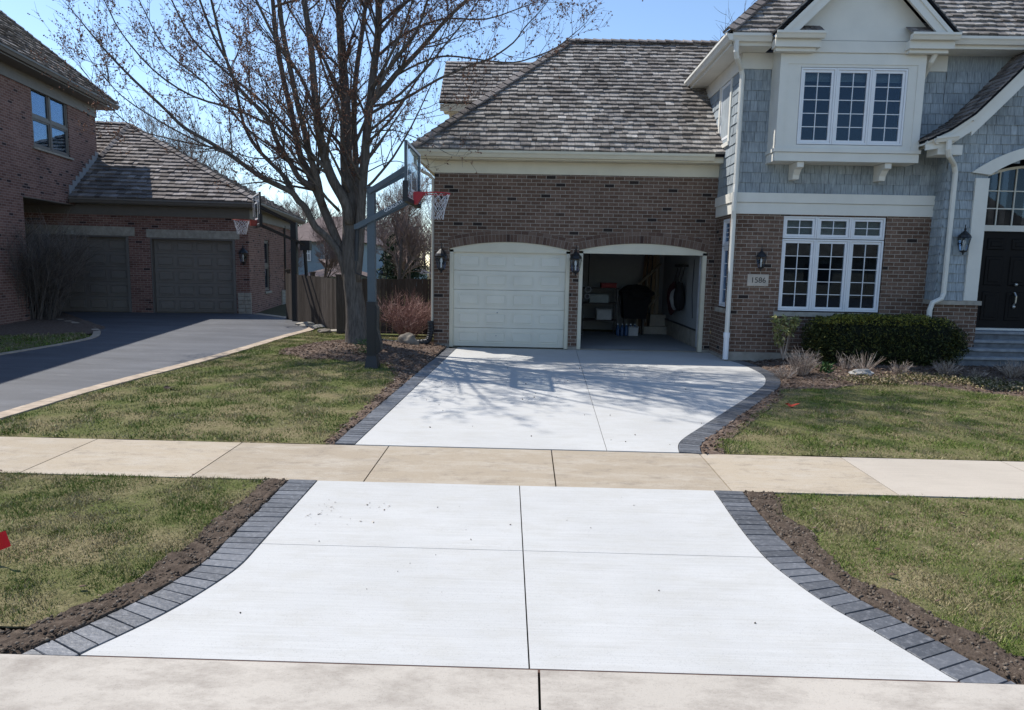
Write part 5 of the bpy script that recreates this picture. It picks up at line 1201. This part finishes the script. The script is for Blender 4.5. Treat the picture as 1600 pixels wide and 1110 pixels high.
mb=MB(); mb.add([(x-.34,y-.36,z+1.0),(x+.34,y-.36,z+1.0),(x+.34,y+.38,z+1.02),(x-.34,y+.38,z+1.02),(x-.3,y-.3,z+1.09),(x+.3,y-.3,z+1.09),(x+.3,y+.34,z+1.14),(x-.3,y+.34,z+1.14)],[(0,1,5,4),(1,2,6,5),(2,3,7,6),(3,0,4,7),(4,5,6,7),(0,3,2,1)]); mb.build('lid',BLACKP,WB)
for s in (-1,1): mb=MB(); mb.tube([(x+s*.27,y+.28,z+.12),(x+s*.33,y+.28,z+.12)],.12,14); mb.build('wheel',BLACK,WB)
# drain pipe
mb=MB(); pp=smooth3([Vector(v) for v in ((-2.03,14.86,.66),(-2.03,14.84,.42),(-2.08,14.8,.24),(-2.22,14.72,.2),(-2.6,14.72,.17),(-2.95,14.62,.2),(-3.2,14.5,.27),(-3.4,14.45,.36))],8); rs=[.062+.008*(i%2) for i in range(len(pp))]
mb.tube(pp,rs,12); tag(mb.build('drain_pipe',BLACKP,None),'black corrugated drain pipe running from the garage downspout behind the boulder','pipe')
for i,(x,y,r,lab) in enumerate(((530,517,(.28,.2,.03),'flat stepping stone nearest the maple trunk'),(505,511,(.3,.2,.05),'flat grey stone slab between hoop pole and trunk'),(508,519,(.16,.12,.07),'small brown stone in front of the grey slab'),(480,508,(.3,.2,.06),'grey stone pile beside the black hoop pole'))):
    p=PZ(x,y,.15); rock(x,y,r,lab,i+11,STONE if i!=2 else ROCK,Vector((p.x,p.y,.15)))
# marker flag
FG=empty('marker_flag','red utility marker flag standing in the grass at the left edge','flag',(-3.36,4.05,0)); mb=MB(); a=PY(-22,905,4.05); a.z=-.02; b=PY(-20,838,4.05); mb.tube([a,b],.0018,6); mb.build('wire',GREY,FG)
vs=[];A_=PY(-20,838,4.05);B_=PY(9,829,4.03);C_=PY(18,853,4.02);D_=PY(-20,868,4.05)
for i in range(9):
    t=i/8; p=A_.lerp(B_,t);q=D_.lerp(C_,t); o=Vector((0,.012*math.sin(t*6),0)); vs+=[p+o,q+o,p+o+Vector((0,.0008,0)),q+o+Vector((0,.0008,0))]
fs=[]
for i in range(8): a=i*4; fs+=[(a,a+4,a+5,a+1),(a+2,a+3,a+7,a+6),(a,a+2,a+6,a+4),(a+1,a+5,a+7,a+3)]
fs+=[(0,1,3,2),(32,34,35,33)]
mb=MB(); mb.add(vs,fs); mb.build('flag',simple('red_vinyl',(.75,.01,.02),.5,var=.03),FG)
# leaves on the lawns
for i,(x,y,c,lab) in enumerate(((1236,638,(.5,.06,.03),'bright red fallen leaf on the lawn right of the driveway'),(266,610,(.05,.03,.02),'dark dead leaf on the left lawn'),(1065+430*.4235,1003,(.1,.07,.05),'')) ):
    if not lab: continue
    p=onb(x,y); mb=MB(); s=.075
    pts=[(math.cos(t)*s*(1+.5*math.cos(3*t)),math.sin(t)*s*.8*(1+.4*math.cos(3*t+1)),.02*math.cos(2*t)) for t in [k*math.pi/9 for k in range(18)]]
    mb.add([p+Vector((0,0,.045))]+[p+Vector(q)+Vector((0,0,.05)) for q in pts],[(0,k+1,(k+1)%18+1) for k in range(18)]); mb.add([p+Vector((0,0,.043))]+[p+Vector(q)+Vector((0,0,.048)) for q in pts],[(0,(k+1)%18+1,k+1) for k in range(18)])
    tag(mb.build('fallen_leaf',simple('leaf_%d'%i,c,.7),None,flip=False),lab,'leaf')
scatter_bits('grass_clippings',[(-1.62,4.75),(-1.05,4.75),(-1.0,5.25),(-1.55,5.35)],95,.004,.011,STRAW,'few dry clippings scattered on the white apron near its left edge','clippings',.3,1.8,off=.009)
scatter_bits('soil_crumbs',[(-1.6,3.3),(1.6,3.3),(1.2,5.6),(-1.2,5.6)],3,.003,.008,CLOD,'scattered soil crumbs on the new concrete apron','soil',.8,off=.008)
scatter_bits('soil_crumbs',[(-1.6,7),(1.6,7),(3.4,10.5),(3.4,12.5),(-1.4,12.5)],1.6,.006,.014,CLOD,'scattered soil crumbs on the new driveway slab','soil',.8,off=.008)
scatter_bits('dead_leaves',PK_L,14,.008,.022,CHIP,'small dead leaf scraps in the front left grass','leaves',.2,1.4,off=.03); scatter_bits('dead_leaves',PK_R,14,.008,.022,CHIP,'small dead leaf scraps in the front right grass','leaves',.2,1.4,off=.03)
# ================================================================ GARAGE CONTENTS
zf=.112
def bx(name,label,cat,x0,x1,y0,y1,z0,z1,c,parts=None):
    r_=empty(name,label,cat,((x0+x1)/2,y0,z0)); mb=MB(); mb.bev(x0,x1,y0,y1,z0,z1,.012); mb.build('body',simple(name+'_mat',c,.7),r_); mb=MB(); mb.box(x0-.01,x1+.01,y0-.01,y1+.01,z1+.001,z1+.03); mb.build('lid',simple(name+'_lid',g(c,.7),.6),r_); return r_
SH=empty('storage_shelf','dark storage shelf at the left inside the open garage bay','shelf',(1.9,18.6,zf)); mb=MB()
for z in (.5,.95,1.35): mb.box(1.5,2.45,18.3,18.9,z-.03,z)
mb.build('shelf_board',simple('shelf_mat',(.06,.05,.045),.7),SH)
for x in (1.52,2.43):
    for y in (18.32,18.88): mb=MB(); mb.box(x-.02,x+.02,y-.02,y+.02,zf,1.36); mb.build('leg',BLACK,SH)
bx('storage_box','white carton on the middle shelf inside the garage','box',1.9,2.3,18.35,18.7,.501,.76,(.5,.5,.48)); bx('storage_box','grey carton on the top shelf board inside the garage','box',1.7,2.2,18.35,18.7,.951,1.15,(.35,.38,.36)); bx('storage_box','red bundle on top of the shelf inside the garage','box',2.0,2.4,18.35,18.7,1.351,1.45,(.3,.05,.05))
bx('cooler_box','small white box on the garage floor','box',2.73,2.98,18.1,18.4,zf,.33,(.55,.55,.55))
GRL=empty('covered_grill','bulky black covered grill inside the open garage bay','grill',(2.95,18.4,zf)); mb=MB(); mb.blob((2.95,18.5,1.2),(.45,.28,.22),3,.3,2.5,4); mb.build('hood',simple('grill_cover',(.012,.012,.013),.8),GRL); mb=MB(); mb.prism([(2.55,18.3,1.3),(3.3,18.3,1.3),(3.2,18.3,.55),(2.62,18.3,.55)],(0,.45,0)); mb.build('body',simple('grill_body',(.011,.011,.012),.8),GRL)
for x in (2.65,3.15): mb=MB(); mb.box(x-.02,x+.02,18.4,18.6,zf,.55); mb.build('leg',BLACK,GRL)
for i in range(5):
    x=2.45+i*.11; t=empty('water_bottle','blue plastic bottle on the garage floor in front of the grill','bottle',(x,18.15,zf),0,'blue bottles in the garage'); mb=MB(); mb.lathe((x,18.15,zf),[(.04,0),(.045,.02),(.045,.2),(.02,.26),(.02,.29)],10); mb.build('body',simple('blue_plastic',(.03,.09,.22),.3,.5),t); mb=MB(); mb.lathe((x,18.15,zf+.29),[(.022,0),(.022,.025)],8); mb.build('cap',WHITE,t)
HO=empty('door_opener','black ceiling mounted garage door opener unit with hanging rod','opener',(1.55,17.2,2.5)); mb=MB(); mb.box(1.35,1.8,17.1,17.5,2.32,2.6); mb.build('motor_box',BLACK,HO); mb=MB(); mb.tube([(1.55,17.2,2.32),(1.55,17.2,1.4)],.012,8); mb.build('rod',BLACK,HO); mb=MB(); ring(mb,(1.55,17.2,1.33),.07,.012,16,6,(1,0,0),(0,0,1)); ring(mb,(1.53,17.2,1.16),.055,.012,16,6,(1,0,0),(0,0,1)); mb.build('hook_ring',GREY,HO)
ST=empty('wooden_steps','pale wooden steps with handrail against the garage back wall','steps',(3.55,18.9,zf)); mb=MB(); mb.box(3.15,3.88,18.8,19.1,zf,.31); mb.box(3.45,3.88,19.105,19.75,zf,.62); mb.build('tread_block',simple('pale_wood',(.4,.36,.3),.7),ST)
mb=MB(); mb.bar((3.05,18.8,.55),(3.75,19.5,1.15),.04,.06); mb.box(3.03,3.07,18.78,18.82,zf,1.5); mb.bar((3.05,18.8,1.45),(3.75,19.5,2.0),.04,.05); mb.box(3.6,3.64,19.3,19.34,.5,1.9);mb.box(3.3,3.33,19.0,19.04,.4,1.65); mb.build('handrail',simple('rail_wood',(.35,.3,.24),.7),ST)
for i,(x0,x1,c) in enumerate(((3.1,3.42,(.16,.1,.06)),(3.3,3.52,(.2,.13,.08)),(3.5,3.62,(.28,.2,.12)),(3.66,3.70,(.3,.24,.17)))):
    mb=MB(); mb.bar((x0,18.9+i*.12,.13+.0*i),(x1,19.7,2.75-.1*i),.09,.03,(0,1,0)); tag(mb.build('leaning_plank',simple('plank_%d'%i,c,.7),None),['dark brown plank leaning furthest left by the garage steps','brown plank leaning second from the left by the garage steps','tan plank leaning third from the left by the garage steps','narrow pale plank leaning nearest the garage side wall'][i],'plank')
for (y,z,c,lab,k) in ((17.7,1.05,(.05,.012,.018),'dark red sling bag hanging on the garage side wall',1.),(16.9,1.1,(.015,.014,.016),'black narrow bag hanging nearest the garage door',.8),(17.35,1.05,(.3,.3,.3),'white and red bag hanging between the two dark bags',.6)):
    t=empty('hanging_bag',lab,'bag',(3.8,y,z)); mb=MB(); mb.blob((3.74,y,z+.1),(.13,.2*k,.36*k+.06),3,.2,1.5,int(y)); mb.build('body',simple('bag_%d'%int(y*10),c,.8),t); mb=MB(); mb.tube([(3.74,y-.08,z+.4),(3.84,y,z+.85),(3.74,y+.08,z+.4)],.012,6); mb.build('strap',BLACK,t)
mb=MB(); mb.box(3.80,3.9,16.8,17.9,1.93,1.99); 
for y in (16.9,17.35,17.7): mb.tube([(3.9,y,1.96),(3.80,y,1.93),(3.79,y,2.0)],.008,6)
tag(mb.build('wall_hook_rail',BLACK,None),'black hook rail on the garage side wall above the hanging bags','rail')
mb=MB(); mb.tube([(3.89,16.2,2.1),(3.885,16.25,1.3),(3.885,16.1,.75)],.008,6); tag(mb.build('electric_cable',BLACK,None),'thin black cable hanging on the garage side wall','cable')
# ================================================================ BACKGROUND
def bgtree(name,label,h,m,seed,spread=.55,dens=1.,group=None,loc=(0,0,0)):
    random.seed(seed); t=empty(name,label,'tree',loc,0,group); tk=MB();cr=MB(); L0=Vector(loc)
    def rec(p,d,L,r,lv):
        seg=4;pts=[p];rs=[r];dd=d
        for i in range(seg): dd=(dd+rvec()*.13+Vector((0,0,.06))).normalized(); p=p+dd*L/seg; pts.append(p); rs.append(r*(1-.5*(i+1)/seg))
        (tk if lv<2 else cr).tube(pts,rs,6 if lv<2 else 3,False)
        if lv>=5 or L<.25: return
        for q,e,rr in kids(pts,rs,[5,6,6,5,4][lv] if dens>=1 else [5,5,5,4,3][lv],.25,(.35,spread+.35)): rec(q,(e+Vector((0,0,.15))).normalized(),L*U(.5,.72),max(rr*.6,.006),lv+1)
    rec(L0,Vector((0,0,1)),h*.42,h*.018,0); tk.build('trunk',BARK2,t,flip=False,uv=False); cr.build('crown',m,t,flip=False,uv=False); return t
def cptree(src,loc,s,rz,label):
    c=src.copy(); COL.objects.link(c); c.location=loc; c.scale=(s,s,s); c.rotation_euler=(0,0,rz); c['label']=label; MW[c.name]=I4
    for ch in src.children: d=ch.copy(); COL.objects.link(d); d.parent=c
gtr='bare trees beyond the back yards'
BT1=simple('pale_bare_twigs',(.19,.155,.14),.9,var=.2,scale=1); BT2=simple('reddish_bare_twigs',(.22,.165,.15),.9,var=.2,scale=1)
st=random.getstate()
t1=bgtree('bare_tree','tall bare tree behind the shake roof of the red brick garage',11,BT1,5,.55,1.,gtr,(-15.5,34,.2))
t2=bgtree('bare_tree','reddish bare tree just behind the fence left of the garage corner',6.2,BT2,9,.6,1.,gtr,(-4.9,27,.2))
random.setstate(st)
for s,(px,y,Y,hh),lab in ((t1,(215,150,50,12),'bare tree rising above the ridge of the neighbour garage roof'),(t1,(295,235,60,12),'bare tree behind the right slope of the neighbour garage roof'),(t1,(345,215,48,11),'bare tree between the neighbour roof and the lowest maple limb'),
    (t1,(470,270,55,11),'bare tree above the pale blue house far behind'),(t2,(395,270,42,6),'rounded bare tree above the black hoop'),(t2,(600,290,40,6),'bare tree behind the grey hoop pole'),(t1,(1165,-75,26,11),'bare tree top above the ridge between garage roof and wing'),
    (t2,(640,330,36,6),'rounded reddish bare tree behind the fence near the brick corner'),(t2,(545,300,50,6),'bare tree directly behind the maple trunk'),(t1,(160,120,46,11),'bare tree nearest the tall red brick corner'),(t2,(690,345,45,6),'bare tree half hidden by the garage wall'),(t1,(620,235,65,11),'faint bare tree farthest behind the backboard'),(t2,(440,300,34,6),'bare tree beside the eave of the red brick garage'),(t2,(505,310,30,6),'bare tree left of the maple trunk base')):
    p=PY(px,y,Y); base=.3; H_=(p.z-base); ref=11*.98 if s is t1 else 6.2*.98
    cptree(s,(p.x,Y,base),H_/ref,U(0,6.28),lab)
p=PY(628,340,38); EV=empty('evergreen_tree','dark evergreen tree behind the fence right of the grey hoop pole','tree',(p.x,38,.3)); mb=MB(); mb.tube([(p.x,38,.3),(p.x,38,p.z)],[.16,.03],8); mb.build('trunk',BARK2,EV)
lp=[]
for i in range(9000):
    t=U(0,1)**.8; z=.9+(p.z-.9)*t; r=(1-t)**.8*1.7*U(.25,1)+.05; a=U(0,6.283); r*=(.8+.3*math.sin(z*7+a*3)); lp.append((p.x+r*math.cos(a),38+r*math.sin(a),z-.12*r))
leaves('crown',lp,.13,EVG,EV,wid=.3)
def bghouse(label,x0,x1,Y,ze,zr,wm,rm,gable=None,wins=(),dep=8,z0=0):
    t=empty('house',label,'house',((x0+x1)/2,Y,.2)); mb=MB(); mb.box(x0,x1,Y,Y+dep,z0,ze); 
    if gable: mb.prism([(gable[0],Y-.5,ze-.02),(gable[1],Y-.5,ze-.02),((gable[0]+gable[1])/2,Y-.5,gable[2]-.1)],(0,.5,0)); mb.box(gable[0]+.2,gable[1]-.2,Y-.48,Y-.01,z0,ze-.03)
    mb.build('wall',wm,t); mb=MB()
    mb.add([(x0-.4,Y-.4,ze),(x1+.4,Y-.4,ze),(x1+.4,Y+dep+.4,ze),(x0-.4,Y+dep+.4,ze),(x0+2,Y+dep/2,zr),(x1-2,Y+dep/2,zr)],[(0,1,5,4),(1,2,5),(2,3,4,5),(3,0,4),(0,3,2,1)])
    if gable: 
        gx=(gable[0]+gable[1])/2
        for s,gx0 in ((-1,gable[0]-.3),(1,gable[1]+.3)): mb.prism([(gx0,Y-.7,ze-.1),(gx,Y-.7,gable[2]),(gx,Y-.7,gable[2]-.15),(gx0,Y-.7,ze-.25)],(0,3.5,0))
    mb.build('roof',rm,t)
    for (a,b,c,d) in wins:
        f=MB(); f.box(a,b,Y-.06,Y-.003,c,d); o=f.build('window',WHITE,t); q=MB(); 
        for i in range(2):
            for j in range(2): q.box(a+.08+(b-a-.08)*i/2,a+(b-a-.08)*(i+1)/2,Y-.075,Y-.061,c+.08+(d-c-.08)*j/2,c+(d-c-.08)*(j+1)/2)
        q.build('pane',BLACKP,o)
    return t
st=random.getstate(); random.seed(77); fw_=MB()
for i in range(900):
    x=U(-75,45); y=U(78,100); h=U(5.5,9.5)*(1+.25*noise.noise(Vector((x*.08,0,0)))); b=Vector((x,y,.2)); d=Vector((U(-.12,.12),0,1)).normalized(); fw_.tube([b,b+d*h*.5,b+d*h*.8],[.13,.08,.03],3,False)
    for k in range(16):
        q=b+d*h*U(.25,.8); e=Vector((U(-1,1),U(-.4,.4),U(.3,1.2))).normalized(); l=h*U(.12,.3); m_=q+e*l*.5; fw_.tube([q,m_,q+e*l+Vector((0,0,.3))],[.05,.035,.015],3,False)
fw_=fw_.build('far_wood',BT1,None,flip=False,uv=False); tag(fw_,'distant belt of bare grey brown woodland on the horizon','woodland',kind='stuff'); random.setstate(st)
rmt=simple('weathered_roof',(.16,.125,.115),.9,.1,var=.2,scale=2); rmd=simple('dark_roof',(.085,.08,.085),.9,.1,var=.2,scale=2); bw_=simple('pale_blue_siding',(.27,.34,.39),.8,.1,var=.08)
Yb=42; a=PY(425,345,Yb);b=PY(560,375,Yb); ez=PY(500,378,Yb).z; rz_=PY(500,338,Yb+4).z
bghouse('pale blue two storey house behind the fence left of the maple trunk',a.x,b.x,Yb,ez,rz_,bw_,rmt,None,[(PY(448,0,Yb).x,PY(458,0,Yb).x,PY(450,408,Yb).z,PY(450,382,Yb).z),(PY(470,0,Yb).x,PY(479,0,Yb).x,PY(475,408,Yb).z,PY(475,384,Yb).z),(PY(500,0,Yb).x,PY(509,0,Yb).x,PY(505,410,Yb).z,PY(505,386,Yb).z),(PY(515,0,Yb).x,PY(523,0,Yb).x,PY(518,408,Yb).z,PY(518,386,Yb).z)])
Yc=33; a=PY(478,430,Yc);b=PY(538,430,Yc); bghouse('low brown roofed garden house in front of the pale blue house',a.x,b.x,Yc,PY(500,432,Yc).z,PY(502,405,Yc+2).z,bw_,rmt,None,(),5)
Yd=48; a=PY(560,420,Yd);b=PY(642,420,Yd); bghouse('dark roofed distant house behind the fence right of the hoop pole',a.x,b.x,Yd,PY(600,428,Yd).z,PY(600,404,Yd+4).z,bw_,rmd)
# houses across the street (mirrored in the front windows)
for x0,x1,y in ((13,44,-28),(-30,-6,-34)):
    t=empty('house','tan house across the street mirrored in the '+('front windows' if x0>0 else 'side windows')+' of the brown brick house','house',((x0+x1)/2,y,0)); mb=MB(); mb.box(x0,x1,y-12,y,-.1,3.6); mb.build('wall',simple('tan_siding',(.32,.27,.2),.8),t)
    tp_=simple('streaky_roof',(.22,.18,.14),.9,var=.45,scale=1.2); mb=MB(); mb.add([(x0-.5,y+.5,3.1),(x1+.5,y+.5,3.1),(x1+.5,y-12.5,3.1),(x0-.5,y-12.5,3.1),(x0+5.5,y-6,9.6),(x1-5.5,y-6,9.6)],[(0,1,5,4),(1,2,5),(2,3,4,5),(3,0,4),(0,3,2,1)]); mb.build('roof',tp_,t)
    for i in range(3):
        xx=x0+3+i*6; m=MB(); m.box(xx,xx+2.2,y-.0,y+.05,1.,2.5); m.build('window',BLACKP,t)
for i,(x,y,h,lab) in enumerate(((33,-24,6.5,'dark cypress across the street mirrored in the transom'),(35,-23,5.,'smaller dark cypress across the street mirrored in the front window'))):
    t=empty('evergreen_tree',lab,'tree',(x,y,0)); mb=MB(); mb.tube([(x,y,-.1),(x,y,h*.9)],[.12,.02],6); mb.build('trunk',BARK2,t); lp=[]
    for k in range(2500):
        tt_=U(0,1); r=(1-tt_)**.7*h*.17*U(.4,1); a=U(0,6.28); lp.append((x+r*math.cos(a),y+r*math.sin(a),.3+tt_*h))
    leaves('crown',lp,.16,EVG,t,wid=.3)
SC.render.film_transparent=False
